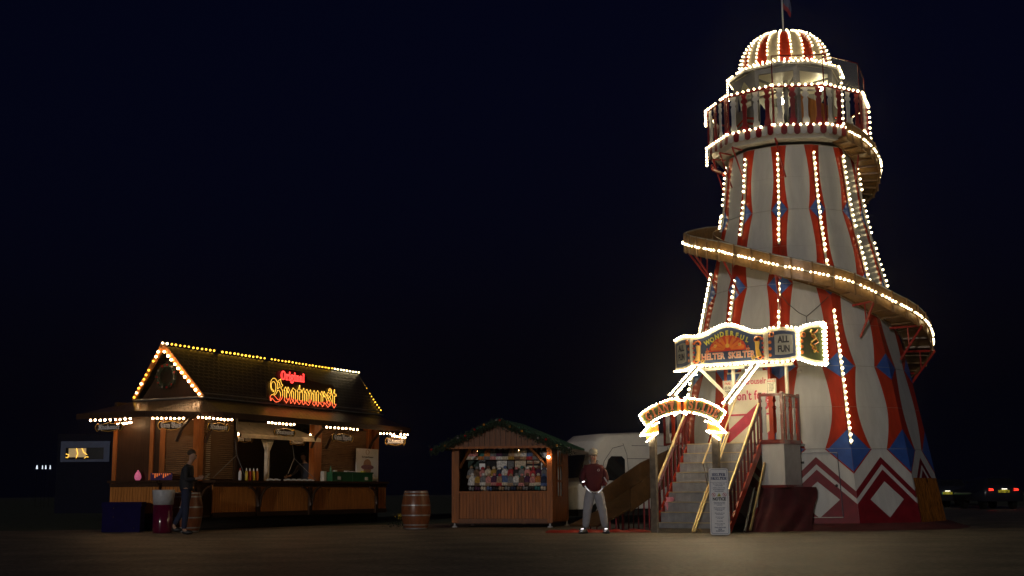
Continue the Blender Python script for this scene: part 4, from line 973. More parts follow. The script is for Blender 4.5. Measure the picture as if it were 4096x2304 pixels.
# main roof
UZ, RZ2 = 3.28, 4.62; ry = 1.08; ov = -.05; rx1 = LX+.1
rx0 = -.30; rx1r = bs(1435, 1493, ry)[0]
qs = [[(ov, -.05, UZ), (rx1, -.05, UZ), (rx1r, ry, RZ2), (rx0, ry, RZ2)], [(rx1, 2.2, UZ), (ov, 2.2, UZ), (rx0, ry, RZ2), (rx1r, ry, RZ2)], [(rx1, -.05, UZ), (rx1, 2.2, UZ), (rx1r, ry, RZ2)]]
rf = roofpart('roof', 'roof_tile', qs, stall)
w = MB(BM_); w.add([(ov+.10, 2.05, UZ), (ov+.10, .10, UZ), (ov+.10, ry, RZ2-.15)], [(0,1,2)]); gb = w.obj('gable', 'stall_dark', stall)
w = MB(BM_); w.bar((ov, -.06, UZ+.0), (rx0, ry, RZ2+.02), .06, .12); w.bar((ov, 2.2, UZ), (rx0, ry, RZ2+.02), .06, .12); w.obj('barge_board', 'stall_wood', rf)
w = MB(BM_); w.tube([(ov-.02, -.10, UZ+.0), (rx1, -.10, UZ+.0)], .022, 6); w.tube([(ov-.02, -.02, UZ+.12), (rx1, -.02, UZ+.12)], .016, 5); w.tube([(ov-.02, -.1, UZ), (ov-.02, 2.2, UZ)], .03, 6); w.obj('gutter', 'gutter', stall)
# bulbs along the roof
def amb(i): return 'bulb_white' if i > 45 or i < 2 else ('bulb_amber' if i != 26 else None)
bulb_line(stall, BM_ @ Vector((rx0-.02, ry, RZ2+.07)), BM_ @ Vector((rx1r, ry, RZ2+.07)), (rx1r-rx0)/54, .027, amb)
bulb_line(stall, BM_ @ Vector((rx0-.05, ry-.09, RZ2-.16)), BM_ @ Vector((ov-.06, .02, UZ+.08)), .145, .030, lambda i: None if i == 12 else 'bulb_warm')
bulb_line(stall, BM_ @ Vector((rx0-.05, ry+.10, RZ2-.16)), BM_ @ Vector((ov-.06, 2.15, UZ+.08)), .15, .027, lambda i: 'bulb_warm' if i in (0, 1, 7, 9) else 'bulb_amber')
bulb_line(stall, BM_ @ Vector((rx1r+.04, ry, RZ2-.1)), BM_ @ Vector((rx1+.02, .0, UZ+.15)), .135, .022, lambda i: None if i == 5 else 'bulb_amber')
# eave rows
def row(p0, p1, y, n, zfix=None, M=None):
    M = M or BM_; (xa, za), (xb, zb) = onplane(M, *p0, y), onplane(M, *p1, y)
    z = 2.70
    w = MB(M); w.bar((xa-.05, y, z+.055), (xb+.05, y, z+.055), .03, .02); w.obj('lamp_batten', 'gutter', stall)
    for i in range(n): bulb(stall, M @ Vector((xa+(xb-xa)*i/(n-1), y, z)), .027, 'bulb_warm')
row((795, 1678), (926, 1675), -.80, 10); row((1073, 1697), (1190, 1706), -.80, 9); row((1307, 1720), (1430, 1728), -.80, 9)
row((612, 1670), (768, 1673), -.72, 10, M=CM)
row((362, 1680), (520, 1684), -.72, 9, M=LM)
P2 = BM_ @ Vector((LX, 0, 0)); RM = frame((P2.x, P2.y, 0), (BM_.to_3x3() @ Vector((0, 1, 0))))
for i in range(9): bulb(stall, at(450+(525-450)*i/8, 1700-10*i/8, 31.3), .026, 'bulb_warm')
for i in range(9): bulb(stall, at(1522+108*i/8, 1734+5*i/8, 37.5), .027, 'bulb_warm')
for i in range(6): bulb(stall, at(1568+52*i/5, 1744+7*i/5, 37.3), .027, 'bulb_warm')
# ------ neon sign on the roof
neon = thing('neon_roof_sign', 'glowing neon roof sign with red Original over yellow gothic Bratwurst', 'neon sign', BM_ @ Vector((4., -.1, 3.3)))
NY = -.12
nx0, nz0 = bs(1080, 1600, NY); nx1, nz1 = bs(1345, 1600, NY); bz = bs(1210, 1580, NY)[1]
nw = nx1-nx0; ncx = (nx0+nx1)/2; 
w = MB(BM_); o_ = []
for i in range(40):
    t = 2*pi*i/40; c_, s__ = cos(t), sin(t)
    o_.append((ncx+(nw/2+.12)*(abs(c_)**.5)*(1 if c_ > 0 else -1), bz+.06+(.36+.03*sin(9*t))*(abs(s__)**.6)*(1 if s__ > 0 else -1)))
w.prism(o_, NY+.03, NY+.06); o2 = [(ncx-.55+.75*cos(2*pi*i/20), bz+.50+.17*sin(2*pi*i/20)) for i in range(20)]; w.prism(o2, NY+.061, NY+.08)
w.obj('back_board', 'stall_dark', neon)
w = MB(BM_); w.text('𝕭𝖗𝖆𝖙𝖜𝖚𝖗𝖘𝖙', ncx, bz, NY, 1., sx=1, outline=.006, res=3)
xs = [v for v in w.v]; inv = BM_.inverted(); loc = [inv @ v for v in w.v]; lx0, lx1 = min(p.x for p in loc), max(p.x for p in loc); lz0, lz1 = min(p.z for p in loc), max(p.z for p in loc)
w.v = [BM_ @ Vector((nx0+(p.x-lx0)/(lx1-lx0)*nw, p.y, bz-.28+(p.z-lz0)/(lz1-lz0)*.66)) for p in loc]
o = w.obj('lettering', ['neon_yellow', 'neon_orange'], neon)
for pl in o.data.polygons:
    if (pl.center.z+Vector(neon['_w']).z) < bz-.10: pl.material_index = 1
# keep the strokes round after the stretch
w = MB(BM_); w.text('𝐎𝐫𝐢𝐠𝐢𝐧𝐚𝐥', ncx-.55, bz+.47, NY+.02, .33, sx=.92, outline=.008, res=2); w.obj('lettering', 'neon_red', neon)
for px_ in (1120, 1264):
    x = bs(px_, 1620, NY+.05)[0]; w = MB(BM_); w.tube([(x, NY+.08, 3.2), (x, NY+.08, bz-.2)], .016, 5); w.obj('support', 'gutter', neon)
# ------ hanging shop signs
def plaque(cx_px, y0p, y1p, wpx, text, M, y, label, sx=.7):
    xa, za = onplane(M, cx_px-wpx/2, (y0p+y1p)/2, y); xb, zb = onplane(M, cx_px+wpx/2, (y0p+y1p)/2, y); zc_ = (za+zb)/2; W = (xb-xa)
    H = (y1p-y0p)/5000*(M @ Vector((xa, y, zc_))).y; cx_ = (xa+xb)/2
    t = thing('hanging_sign', label, 'hanging sign', M @ Vector((cx_, y, zc_-H/2)), 'gothic lettered signs hung round the sausage stall')
    o_ = []
    for i in range(48):
        u = 2*pi*i/48; c_, s__ = cos(u), sin(u); o_.append((cx_+W/2*(abs(c_)**.35)*(1 if c_ > 0 else -1), zc_+(H/2-.03+.03*cos(4*pi*(abs(c_)**.9)*.75))*(abs(s__)**.4)*(1 if s__ > 0 else -1)))
    w = MB(M); w.prism(o_, y, y+.03); w.obj('board', 'stall_dark', t)
    w = MB(M); w.tube([(x, y-.006, z) for x, z in o_+o_[:1]], .008, 4); w.obj('rim', 'sign_gold', t)
    w = MB(M); w.text(text, cx_, zc_, y-.008, H*.78, sx=1., offset=.002)
    inv = M.inverted(); loc = [inv @ v for v in w.v]; a, c = min(p.x for p in loc), max(p.x for p in loc)
    w.v = [M @ Vector((cx_+((p.x-a)/(c-a)-.5)*W*.80, p.y, p.z)) for p in loc]; w.obj('lettering', 'sign_white', t)
    w = MB(M)
    for s_ in (-1, 1): w.tube([(cx_+s_*W*.3, y+.01, zc_+H/2-.03), (cx_+s_*W*.3, y+.01, 2.74)], .006, 4)
    w.obj('chain', 'gutter', t)
    return t
plaque(436, 1692, 1726, 108, '𝕶𝖗𝖆𝖐𝖆𝖚𝖊𝖗', LM, -.74, 'gothic Krakauer sign hanging at the far left end of the stall eave')
plaque(684, 1684, 1720, 104, '𝕮𝖚𝖗𝖗𝖞 𝖂𝖚𝖗𝖘𝖙', CM, -.70, 'gothic Curry Wurst sign hanging before the left rolled shutter')
plaque(873, 1691, 1726, 86, '𝕶𝖗𝖆𝖐𝖆𝖚𝖊𝖗', BM_, -.78, 'gothic Krakauer sign hanging before the narrow middle shutter')
plaque(978, 1744, 1770, 66, '𝕮𝖚𝖗𝖗𝖞 𝖂𝖚𝖗𝖘𝖙', BM_, .35, 'small Curry Wurst sign hanging inside the serving hatch')
plaque(1139, 1714, 1746, 84, '𝕭𝖗𝖆𝖙𝖜𝖚𝖗𝖘𝖙', BM_, -.78, 'gothic Bratwurst sign hanging in front of the white awning')
plaque(1190, 1758, 1782, 60, '𝕭𝖗𝖆𝖙𝖜𝖚𝖗𝖘𝖙', BM_, .35, 'small Bratwurst sign hanging inside the hatch above the server')
plaque(1370, 1735, 1769, 84, '𝕲𝖚𝖙𝖊𝖓 𝕬𝖕𝖕𝖊𝖙𝖎𝖙', BM_, -.78, 'gothic Guten Appetit sign hanging before the right rolled shutter')
plaque(1581, 1749, 1782, 80, '𝕶ä𝖘𝖊𝖜𝖚𝖗𝖘𝖙', frame(at(1540, 1765, 37.4), (1, .25, 0)) @ Matrix.Translation((0, 0, -at(1540, 1765, 37.4).z)), 0., 'gothic Kasewurst sign hanging at the far right end of the stall eave')
bulb(stall, BM_ @ Vector((bs(1243, 1722, -.3)[0], -.30, 2.50)), .02, 'bulb_warm')
# lamps in the hatch
for p_ in ((950, 1735), (1146, 1752), (1185, 1748), (1200, 1749)):
    x, z = bs(*p_, .3); bulb(stall, BM_ @ Vector((x, .3, min(2.6, z))), .04 if p_[0] in (950, 1146) else .02, 'bulb_warm')
# wreath on the gable
GMo = BM_ @ Vector((ov, ry, 0)); GM = frame((GMo.x, GMo.y, 0), (BM_.to_3x3() @ Vector((0, -1, 0))))
wr = thing('wreath', 'round fir wreath with red and silver baubles on the stall gable', 'wreath', GM @ Vector((0, -.05, 3.8)))
w = MB(GM)
for i in range(700):
    t = random.uniform(0, 2*pi); r_ = .27+random.gauss(0, .05); c = Vector((r_*cos(t)-.02, -.05+random.uniform(-.05, .03), 3.85+r_*sin(t)))
    d2 = Vector((random.gauss(0,1), random.gauss(0,.5), random.gauss(0,1))).normalized()*.06; s2 = Vector((d2.z, .0, -d2.x)).normalized()*.008
    w.add([c-s2, c+s2, c+d2], [(0,1,2)])
w.tube([(.27*cos(t)-.02, -.06, 3.85+.27*sin(t)) for t in [2*pi*i/20 for i in range(21)]], .05, 6)
w.obj('fir_ring', 'pine', wr)
for i in range(11):
    t = 2*pi*i/11+.3; w = MB(GM); w.ball((.29*cos(t), -.11, 3.85+.29*sin(t)), .03, 8); w.obj('bauble', ['bauble_red', 'bauble_silver', 'bauble_red'][i % 3], wr)
# ------ goods on the counter
CZ = 1.222
def onc(px, y=-.25): return BM_ @ Vector((bs(px, 1910, y)[0], y, CZ))
bt = [(960, 'sign_white', 'white sauce bottle first from the left on the stall counter'), (985, 'yellow_plastic', 'yellow mustard bottle between the white and the red bottle'), (999, 'red_plastic', 'red sauce bottle in the middle of the counter bottles'), (1014, 'yellow_plastic', 'yellow bottle between the red and the orange bottles'), (1028, 'sign_orange', 'orange sauce bottle nearest the pale hatch post')]
bme = None
for px_, mt, lb in bt:
    p = onc(px_, -.2); t = thing('sauce_bottle', lb, 'bottle', p, 'sauce bottles on the stall counter')
    w = MB(); w.smooth = True; w.lathe([(.038, 0), (.042, .02), (.042, .20), (.03, .235), (.018, .25)], 12, p); w.obj('bottle_body', mt, t)
    w = MB(); w.lathe([(.02, .25), (.02, .275), (.006, .32)], 10, p); w.obj('nozzle', 'sign_white' if mt != 'sign_white' else 'red_plastic', t)
for k_, (px_, n, lb) in enumerate(((1100, 5, 'row of white paper trays beside the pale hatch post'), (1175, 6, 'heap of small sauce pots at the middle of the counter'), (1235, 5, 'row of foil trays in front of the server'))):
    for i in range(n):
        p = onc(px_+(i-n/2)*11, -.22+.06*(i % 2)); w = MB(); w.lathe([(.045, 0), (.055, .035+.02*(i % 2)), (.05, .037), (.04, .005)], 10, p)
        setorigin(tag(w.obj('paper_tray', 'paper'), lb, 'tray', ['paper trays by the hatch post', 'sauce pots on the counter', 'foil trays by the server'][k_]), p)
p = onc(1390, -.2); cr = thing('plastic_crate', 'long dark green plastic crate with white labels on the stall counter', 'crate', p)
x0, x1 = bs(1308, 1910, -.2)[0], bs(1470, 1910, -.2)[0]; w = MB(BM_)
w.box(x0, x1, -.38, -.36, CZ, CZ+.26); w.box(x0, x1, .02, .04, CZ, CZ+.26); w.box(x0, x0+.02, -.36, .02, CZ, CZ+.26); w.box(x1-.02, x1, -.36, .02, CZ, CZ+.26); w.box(x0, x1, -.36, .02, CZ, CZ+.02)
xm2 = (x0+x1)/2; w.box(xm2-.03, xm2+.03, -.39, -.381, CZ, CZ+.26); w.box(x0-.015, x1+.015, -.40, -.39, CZ+.225, CZ+.27); w.box(x0, x1, -.395, -.381, CZ+.1, CZ+.12); w.obj('crate_body', 'green_plastic', cr)
for xx in (x0+.25, x1-.45): w = MB(BM_); w.box(xx, xx+.16, -.402, -.396, CZ+.04, CZ+.13); w.obj('crate_label', 'paper', cr)
for i, (xx, mt, h_) in enumerate(((x0-.12, 'paper', .28), (x0+.25, 'green_plastic', .44), (x0+.42, 'paper', .32), (xm2, 'paper', .31), (xm2+.3, 'paper', .30), (x1-.2, 'sign_lime', .31))):
    w = MB(BM_); w.k = 0; w.box(xx-.06, xx+.06, -.22, -.1, CZ+(.021 if i else 0), CZ+h_) if mt != 'green_plastic' else w.lathe([(.035, .022), (.035, h_-.1), (.014, h_-.04), (.014, h_)], 10, (xx, -.15, CZ))
    q = BM_ @ Vector((xx, -.15, CZ+.02))
    setorigin(tag(w.obj('packet' if mt != 'green_plastic' else 'green_bottle', mt), ['pale packet standing left of the green crate', 'green bottle standing up in the green crate', 'white packet beside the green bottle in the crate', 'white packet in the middle of the green crate', 'small white packet right of centre in the green crate', 'yellow-green packet at the right end of the crate'][i], 'bottle' if mt == 'green_plastic' else 'packet'), q)
x = bs(1487, 1925, -.2)[0]; w = MB(BM_); w.tube([(x-.2, -.2, CZ+.065), (x+.22, -.2, CZ+.065)], .06, 12); setorigin(tag(w.obj('paper_roll', 'paper'), 'white paper roll lying on the counter below the menu poster', 'paper roll'), BM_ @ Vector((x, -.2, CZ)))
# poster
x0, z0 = bs(1424, 1917, -.12); x1, z1 = bs(1512, 1917, -.12); zt2 = bs(1466, 1795, -.12)[1]
po = thing('menu_poster', 'white bratwurst poster with a filled bun at the right end of the counter', 'poster', BM_ @ Vector(((x0+x1)/2, -.12, CZ)))
w = MB(BM_); w.box(x0, x1, -.12, -.10, CZ+.01, zt2); w.obj('sheet', 'sign_white', po)
mat('bun_print', (.42, .25, .16), .6); mat('bun_print_dark', (.28, .13, .16), .6)
cx2 = (x0+x1)/2; zm = (CZ+zt2)/2; w = MB(BM_); w.k = 0
w.ball((cx2, -.121, zm+.02), .22, 12, sy=.03, sz=.75); w.k = 1; w.ball((cx2, -.124, zm-.06), .36, 14, sy=.02, sz=.22); w.k = 0; w.ball((cx2, -.122, zm-.15), .21, 12, sy=.03, sz=.5); w.tube([(cx2+.09*cos(t), -.123, zt2-.10+.07*sin(t)) for t in [2*pi*i/14 for i in range(15)]], .008, 4); w.obj('printed_bun', ['bun_print', 'bun_print_dark'], po)
w = MB(BM_); w.text('The Original Bratwurst', cx2, zt2-.25, -.125, .075, sx=.9); w.text('Served with or without', cx2, CZ+.27, -.125, .07, sx=.85); w.text('sauce', cx2, CZ+.20, -.125, .07); w.text('* * *', cx2, CZ+.07, -.125, .09); w.obj('lettering', 'ink_black', po)
# left counter: pink lantern, and purple box whose printed drips emit light
pA = at(553, 1918, 31.2); 
def cm(px, y=-.2): return CM @ Vector((onplane(CM, px, 1910, y)[0], y, CZ))
q = LM @ Vector((onplane(LM, 551, 1915, -.2)[0], -.2, CZ)); w = MB(); w.smooth = True; w.lathe([(.05, 0), (.08, .05), (.085, .10), (.06, .17), (.025, .22), (.01, .25)], 14, q)
o = w.obj('lantern_globe', 'lantern_pink'); lt = tag(setorigin(o, q), 'pink glowing egg-shaped lantern on the left end counter', 'lantern'); o.name = 'lantern'
q0 = cm(645, -.2); bx = thing('display_box', 'purple display box with orange drips on the left counter behind the bin', 'box', q0)
mat('purple', (.06, .025, .13), .5); xx = onplane(CM, 645, 1910, -.2)[0]
w = MB(CM); w.box(xx-.25, xx+.25, -.34, -.06, CZ, CZ+.17); w.obj('carton', 'purple', bx)
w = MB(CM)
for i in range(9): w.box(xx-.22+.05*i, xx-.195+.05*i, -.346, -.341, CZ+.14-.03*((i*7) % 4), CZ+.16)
w.obj('printed_drips', 'lantern_orange', bx)  # printed drips set to emit, no lantern

# ================================================================== BARRELS, BIN, COOL BOX
def barrel(px, Y, label, H=.93):
    p = gx(px, Y); t = thing('wine_barrel', label, 'barrel', p, 'oak barrels by the sausage stall')
    w = MB(); w.smooth = True; n = 28
    def R_(s): return .285+.075*sin(pi*s)**1.0
    w.lathe([(R_(i/14), H*i/14) for i in range(15)], n, p); w.obj('staves', 'oak', t)
    for s in (.02, .11, .36, .62, .88, .965):
        w = MB(); w.lathe([(R_(s-.014)+.006, H*(s-.016)), (R_(s+.014)+.006, H*(s+.016))], n, p); w.obj('hoop', 'hoop', t)
    w = MB(); w.lathe([(.26, H-.02), (.26, H-.015)], n, p); w.obj('barrel_head', 'oak', t)
    return t
barrel(1664, 31.3, 'oak barrel standing alone between the two stalls'); barrel(748, 29.9, 'oak barrel behind the walking man beside the bin')
p = gx(652, 29.3); bn = thing('litter_bin', 'shiny maroon cylindrical litter bin with a pale liner folded over the rim', 'bin', p)
w = MB(); w.smooth = True; w.lathe([(.21, 0), (.225, .02), (.225, .66)], 28, p); w.obj('bin_body', 'bin_maroon', bn)
w = MB(); w.smooth = True; w.lathe([(.228, .64), (.24, .80), (.255, .96), (.25, .98), (.235, .97), (.21, .7)], 28, p); w.obj('liner', 'bin_liner', bn)
p = gx(495, 30.4); cb = thing('storage_box', 'dark blue lidded storage box on the grass left of the stall', 'box', p)
w = MB(frame(p, (1, .12, 0))); w.box(-.44, .44, -.3, .3, 0, .58); w.obj('tub', 'blue_box', cb); w = MB(frame(p, (1, .12, 0))); w.box(-.46, .46, -.32, .32, .582, .70); w.obj('lid', 'blue_box', cb)
w = MB(frame(p, (1, .12, 0))); 
for x, z in ((-.18, .56), (-.18, .36), (.30, .10)): w.ball((x, -.31, z), .02, 6)
w.obj('clasp', 'chrome', cb)
# small yellow flowering plant
p = gx(1600, 32.6); fl_ = thing('flowering_plant', 'low dark plant with a yellow flower head left of the lone barrel', 'plant', p)
w = MB()
for i in range(140):
    c = p+Vector((random.gauss(0, .16), random.gauss(0, .12), abs(random.gauss(.12, .09)))); d2 = Vector((random.gauss(0,1), random.gauss(0,1), random.gauss(.4,.6))).normalized()*.07; s2 = d2.cross(UP).normalized()*.018; w.add([c-s2, c+d2, c+s2], [(0,1,2)])
w.obj('foliage', 'pine', fl_); w = MB()
for i in range(60):
    c = p+Vector((random.gauss(0, .055), random.gauss(-.05, .04), .30+random.gauss(0, .035))); d2 = Vector((random.gauss(0,1), random.gauss(-1,1), random.gauss(0,.6))).normalized()*.035; s2 = d2.cross(UP).normalized()*.02; w.add([c-s2, c+d2, c+s2], [(0,1,2)])
w.obj('blossom', 'yellow_plastic', fl_)

# ================================================================== MARKET HUT
MC = gx(2206, 31.9); ma = radians(14)
MM = frame((MC.x, 31.9, 0), (cos(ma), -sin(ma), 0))     # origin at front right corner, x to the right
hut = thing('market_hut', 'small wooden market hut with green felt gable roof, selling knitwear', 'market stall', MC)
# left wall px 1810
WL = -onplane(MM, 1812, 1950, 0)[0]; WZ = 2.02; DP = 2.0
hub = MC
def mx(px, py=1900, y=0.): return onplane(MM, px, py, y)
w = MB(MM); w.box(-WL, 0, .0, DP, .10, .16); w.obj('floor_board', 'market_dark', hut)
w = MB(MM)
n = int(DP/.14)
for i in range(n): w.box(.0, .03+.004*(i % 2), DP*i/n+.003, DP*(i+1)/n-.003, .14, 2.05)
w.obj('side_wall', 'market_wood', hut)
w = MB(MM)
for i in range(n): w.box(-WL-.03, -WL, DP*i/n+.003, DP*(i+1)/n-.003, .14, 2.05)
w.obj('side_wall', 'market_wood', hut)
w = MB(MM); w.box(-WL, 0, DP-.03, DP, .14, 2.05); w.obj('back_wall', 'market_dark', hut)
# window in the right wall
for i, (a, c) in enumerate(((.55, .78), (.86, 1.09))):
    for j in range(3):
        w = MB(MM); z0 = .78+j*.40; w.box(.036, .045, a, c, z0, z0+.36); w.obj('pane', 'glass_dark', hut)
w = MB(MM)
for a in (.50, .82, 1.12): w.box(.036, .06, a-.025, a+.025, .72, 2.0)
for z in (.74, 1.15, 1.55, 1.97): w.box(.036, .057, .5, 1.12, z-.02, z+.02)
w.obj('window_frame', 'market_wood', hut)
# front: counter board with vertical boards, posts, header, ledge
xo0, xo1 = -WL+.18, -.04
w = MB(MM); n = 26
for i in range(n): w.box(xo0+(xo1-xo0)*i/n+.003, xo0+(xo1-xo0)*(i+1)/n-.003, -.02-.003*(i % 2), .0, .22, .86)
w.obj('counter_front', 'market_wood', hut)
w = MB(MM); w.box(-WL, .02, -.05, .15, .862, .905); w.obj('ledge', 'market_wood', hut)
w = MB(MM); w.box(-WL, .0, -.035, -.005, .13, .215); w.obj('kick_board', 'market_dark', hut)
for a, c in ((-WL-.02, -WL+.17), (-.10, .035)):
    w = MB(MM); w.box(a, c, -.04, .04, .12, 2.04); w.obj('corner_post', 'market_wood', hut)
for x, d2 in ((-WL+.17, 1), (-.10, -1)):
    w = MB(MM); w.bar((x, .05, 1.5), (x+d2*.38, -.3, 1.97), .05, .05); w.obj('brace', 'market_dark', hut)
w = MB(MM); w.box(-WL-.25, .25, -.34, -.28, 1.975, 2.03); w.obj('header', 'market_wood', hut)
# gable front
gz, ax_ = 2.02, mx(1995, 1680, -.3)[0]; az = mx(1995, 1682, -.3)[1]; lx_, lz_ = mx(1748, 1792, -.3); rx_, rz_ = mx(2262, 1792, -.3)
lz_ = rz_ = 1.97
w = MB(MM); n = 22
for i in range(n):
    a = lx_+.15+(rx_-lx_-.3)*i/n; c = lx_+.15+(rx_-lx_-.3)*(i+1)/n
    def hz2(x): return gz+(az-gz-.1)*(1-abs(x-ax_)/((rx_-lx_)/2))
    ha_, hb = max(gz+.005, hz2(a)), max(gz+.005, hz2(c)); w.add([(a+.004, -.30, gz), (c-.004, -.30, gz), (c-.004, -.30, hb), (a+.004, -.30, ha_)], [(0,1,2,3)])
w.obj('gable', 'market_dark', hut)  # garland's shadow put into the gable as darker timber
w = MB(MM)
for xs_, xe, zz_ in ((ax_, lx_, lz_), (ax_, rx_, rz_)):
    s_ = -1 if xe < xs_ else 1
    a = [(xs_, -.42, az), (xe, -.42, zz_), (xe, DP+.25, zz_), (xs_, DP+.25, az)]
    t2 = [(x, y, z+.05) for x, y, z in a]
    if s_ < 0: w.hexa(a[::-1], t2[::-1])
    else: w.hexa(a, t2)
w.obj('roof', 'green_felt', hut)
for x, y in ((-WL+.02, .1), (-.05, .05), (0, DP-.1), (-WL, DP-.1)):
    w = MB(MM); w.lathe([(.075, 0), (.07, .02), (.025, .05), (.025, .12)], 10, (x, y, 0)); w.obj('foot', 'grey_paint', hut)
# warm lamp
x, z = mx(2196, 1828, -.08); bulb(hut, MM @ Vector((x, -.10, z)), .042, 'bulb_warm')
w = MB(MM); w.tube([(x, -.1, z+.04), (x, -.1, 1.93)], .006, 4); w.obj('lamp_cord', 'black', hut)
for q in (-.9, -2.0):  bulb(hut, MM @ Vector((q, .25, 1.93)), .007, 'bulb_warm')
# garland
ga = thing('garland', 'fir garland with baubles along the gable edge of the market hut', 'garland', MM @ Vector((ax_, -.45, az)))
w = MB(MM)
def gpt(t): # -1..1
    return Vector((ax_+(lx_-ax_)*(-t) if t < 0 else ax_+(rx_-ax_)*t, -.46, az+.02-(az-lz_)*abs(t)))
for i in range(2300):
    t = random.uniform(-1.06, 1.10); c = gpt(t)+Vector((random.gauss(0, .05), random.gauss(0, .05), random.gauss(-.06, .045))); d2 = Vector((random.gauss(0,1), random.gauss(0,1), random.gauss(0,1))).normalized()*.09; s2 = d2.cross(Vector((0,1,.1))).normalized()*.010; w.add([c-s2, c+d2, c+s2], [(0,1,2)])
w.obj('fir_rope', 'pine', ga)
for i, t in enumerate((-1.05, -.83, -.62, -.50, -.2, 0, .05, .38, .62, .74, .9, 1.08, -.35, .2)):
    w = MB(MM); c = gpt(t)+Vector((0, -.07, random.uniform(-.06, .02))); w.ball(c, .035, 8); w.obj('bauble', ['bauble_red', 'bauble_gold', 'bauble_silver'][i % 3], ga)
# ---- knitwear
cols = {'pink': (.50, .20, .19), 'teal': (.03, .15, .15), 'orange': (.45, .16, .04), 'grey': (.17, .17, .18), 'plum': (.07, .02, .06), 'black': (.02, .02, .025), 'cream': (.55, .47, .36), 'blue': (.08, .12, .26), 'tan': (.32, .21, .13), 'brown': (.14, .08, .05), 'white': (.62, .60, .58), 'red': (.34, .03, .04), 'mustard': (.38, .22, .04), 'navy': (.02, .03, .07), 'green': (.035, .06, .05)}
for k_, c_ in cols.items(): mat('wool_'+k_, c_, .9, var=.45, scale=22, bump=.9, bscale=40)
NUM = ['first', 'second', 'third', 'fourth', 'fifth', 'sixth', 'seventh', 'eighth', 'ninth', 'tenth', 'eleventh', 'twelfth', 'thirteenth', 'fourteenth']
def hat(px, py, s, col, col2, label, grp, y=.55, pom=True):
    x, z = mx(px, py, y); p = MM @ Vector((x, y, z))
    t = thing('bobble_hat', label, 'hat', p, grp)
    w = MB(); w.smooth = True; w.lathe([(.075*s, -.09*s), (.085*s, -.06*s), (.082*s, .0), (.065*s, .05*s), (.03*s, .085*s)], 12, p); w.obj('knitted_crown', 'wool_'+col, t)
    w = MB(); w.smooth = True; w.lathe([(.088*s, -.10*s), (.094*s, -.085*s), (.092*s, -.045*s), (.086*s, -.04*s)], 12, p); w.obj('brim', 'wool_'+col2, t)
    if pom: w = MB(); w.smooth = True; w.ball(p+UP*.105*s, .036*s, 8); w.obj('pompom', 'wool_'+col2, t)
top_row = ['pink', 'pink', 'teal', 'orange', 'grey', 'plum', 'black', 'tan', 'cream', 'white', 'blue', 'brown', 'grey']
alt = ['cream', 'white', 'orange', 'grey', 'pink', 'white', 'cream', 'mustard', 'brown', 'tan', 'red', 'grey', 'cream']
for i, c_ in enumerate(top_row): hat(1879+i*24.2, 1817, 1.45, c_, alt[i], f'{c_} knitted hat, {NUM[i]} from the left in the top row of the hut', 'hats in the top row of the hut')
for i, c_ in enumerate(['grey', 'brown', 'pink', 'cream', 'mustard', 'navy', 'white', 'red', 'black', 'grey', 'pink', 'red', 'plum', 'grey']):
    hat(1886+i*22.5, 1893+(i % 3)*2, 1.4, c_, ['tan', 'grey', 'red', 'brown', 'cream', 'white', 'blue', 'grey', 'pink', 'teal', 'white', 'red', 'brown', 'blue'][i], f'{c_} bobble hat, {NUM[i]} from the left in the row under the scarves', 'hats in the row under the scarves', y=.45)
for i, c_ in enumerate(['white', 'mustard', 'grey', 'pink', 'plum', 'tan', 'blue', 'grey', 'white', 'brown', 'plum', 'pink', 'orange', 'navy']):
    hat(1890+i*22, 1921+(i % 2)*2, 1.35, c_, ['white', 'brown', 'white', 'tan', 'pink', 'red', 'cream', 'tan', 'grey', 'pink', 'brown', 'cream', 'cream', 'blue'][i], f'{c_} woollen hat, {NUM[i]} from the left in the row above the ledge goods', 'hats in the third row of the hut', y=.35)
for i, c_ in enumerate(['grey', 'plum', 'cream', 'blue', 'black', 'tan', 'grey', 'navy', 'brown', 'grey', 'black', 'teal', 'cream']):
    x, z = mx(1886+i*24, 1948, .2); p = MM @ Vector((x, .2, .92)); w = MB(); w.smooth = True
    w.ball(p+Vector((-.035, 0, .06)), .055, 8, sx=.8, sz=1.1); w.ball(p+Vector((.035, .01, .05)), .055, 8, sx=.8, sz=1.); setorigin(tag(w.obj('mitten_pair', ['wool_'+c_]), f'{c_} pair of mittens, {NUM[i]} from the left on the ledge', 'mittens', 'mittens on the ledge of the hut'), p-UP*.015)
scf = [(1872, 1916, 'green', 'dark green scarf hanging at the left of the scarf row'), (1944, 1984, 'black', 'dark scarf hanging between the price card and the white scarf'), (1987, 2028, 'white', 'white cable-knit scarf, first of the pale scarves'), (2030, 2056, 'grey', 'grey patterned scarf between the two pale scarves'), (2060, 2104, 'cream', 'cream chevron scarf left of the striped scarf')]
for a, c, cc_, lb in scf:
    (x0, z0), (x1, z1) = mx(a, 1830, .6), mx(c, 1830, .6); w = MB(MM); w.smooth = True; nx_ = 14
    vs = [(x0+(x1-x0)*i/nx_, .6+.025*sin(i*2.2)+.01*sin(j), 1.80-.055*j) for j in range(8) for i in range(nx_+1)]
    w.add(vs, [(j*(nx_+1)+i+1, j*(nx_+1)+i, (j+1)*(nx_+1)+i, (j+1)*(nx_+1)+i+1) for j in range(7) for i in range(nx_)])
    setorigin(tag(w.obj('scarf', 'wool_'+cc_), lb, 'scarf', 'scarves hanging in the hut'), MM @ Vector(((x0+x1)/2, .6, 1.8)))
(x0, z0), (x1, z1) = mx(2108, 1830, .6), mx(2158, 1830, .6); w = MB(MM)
for j in range(9):
    w.k = j % 3; w.box(x0, x1, .6+.01*sin(j), .615+.01*sin(j), 1.80-.05*(j+1)+.002, 1.80-.05*j)
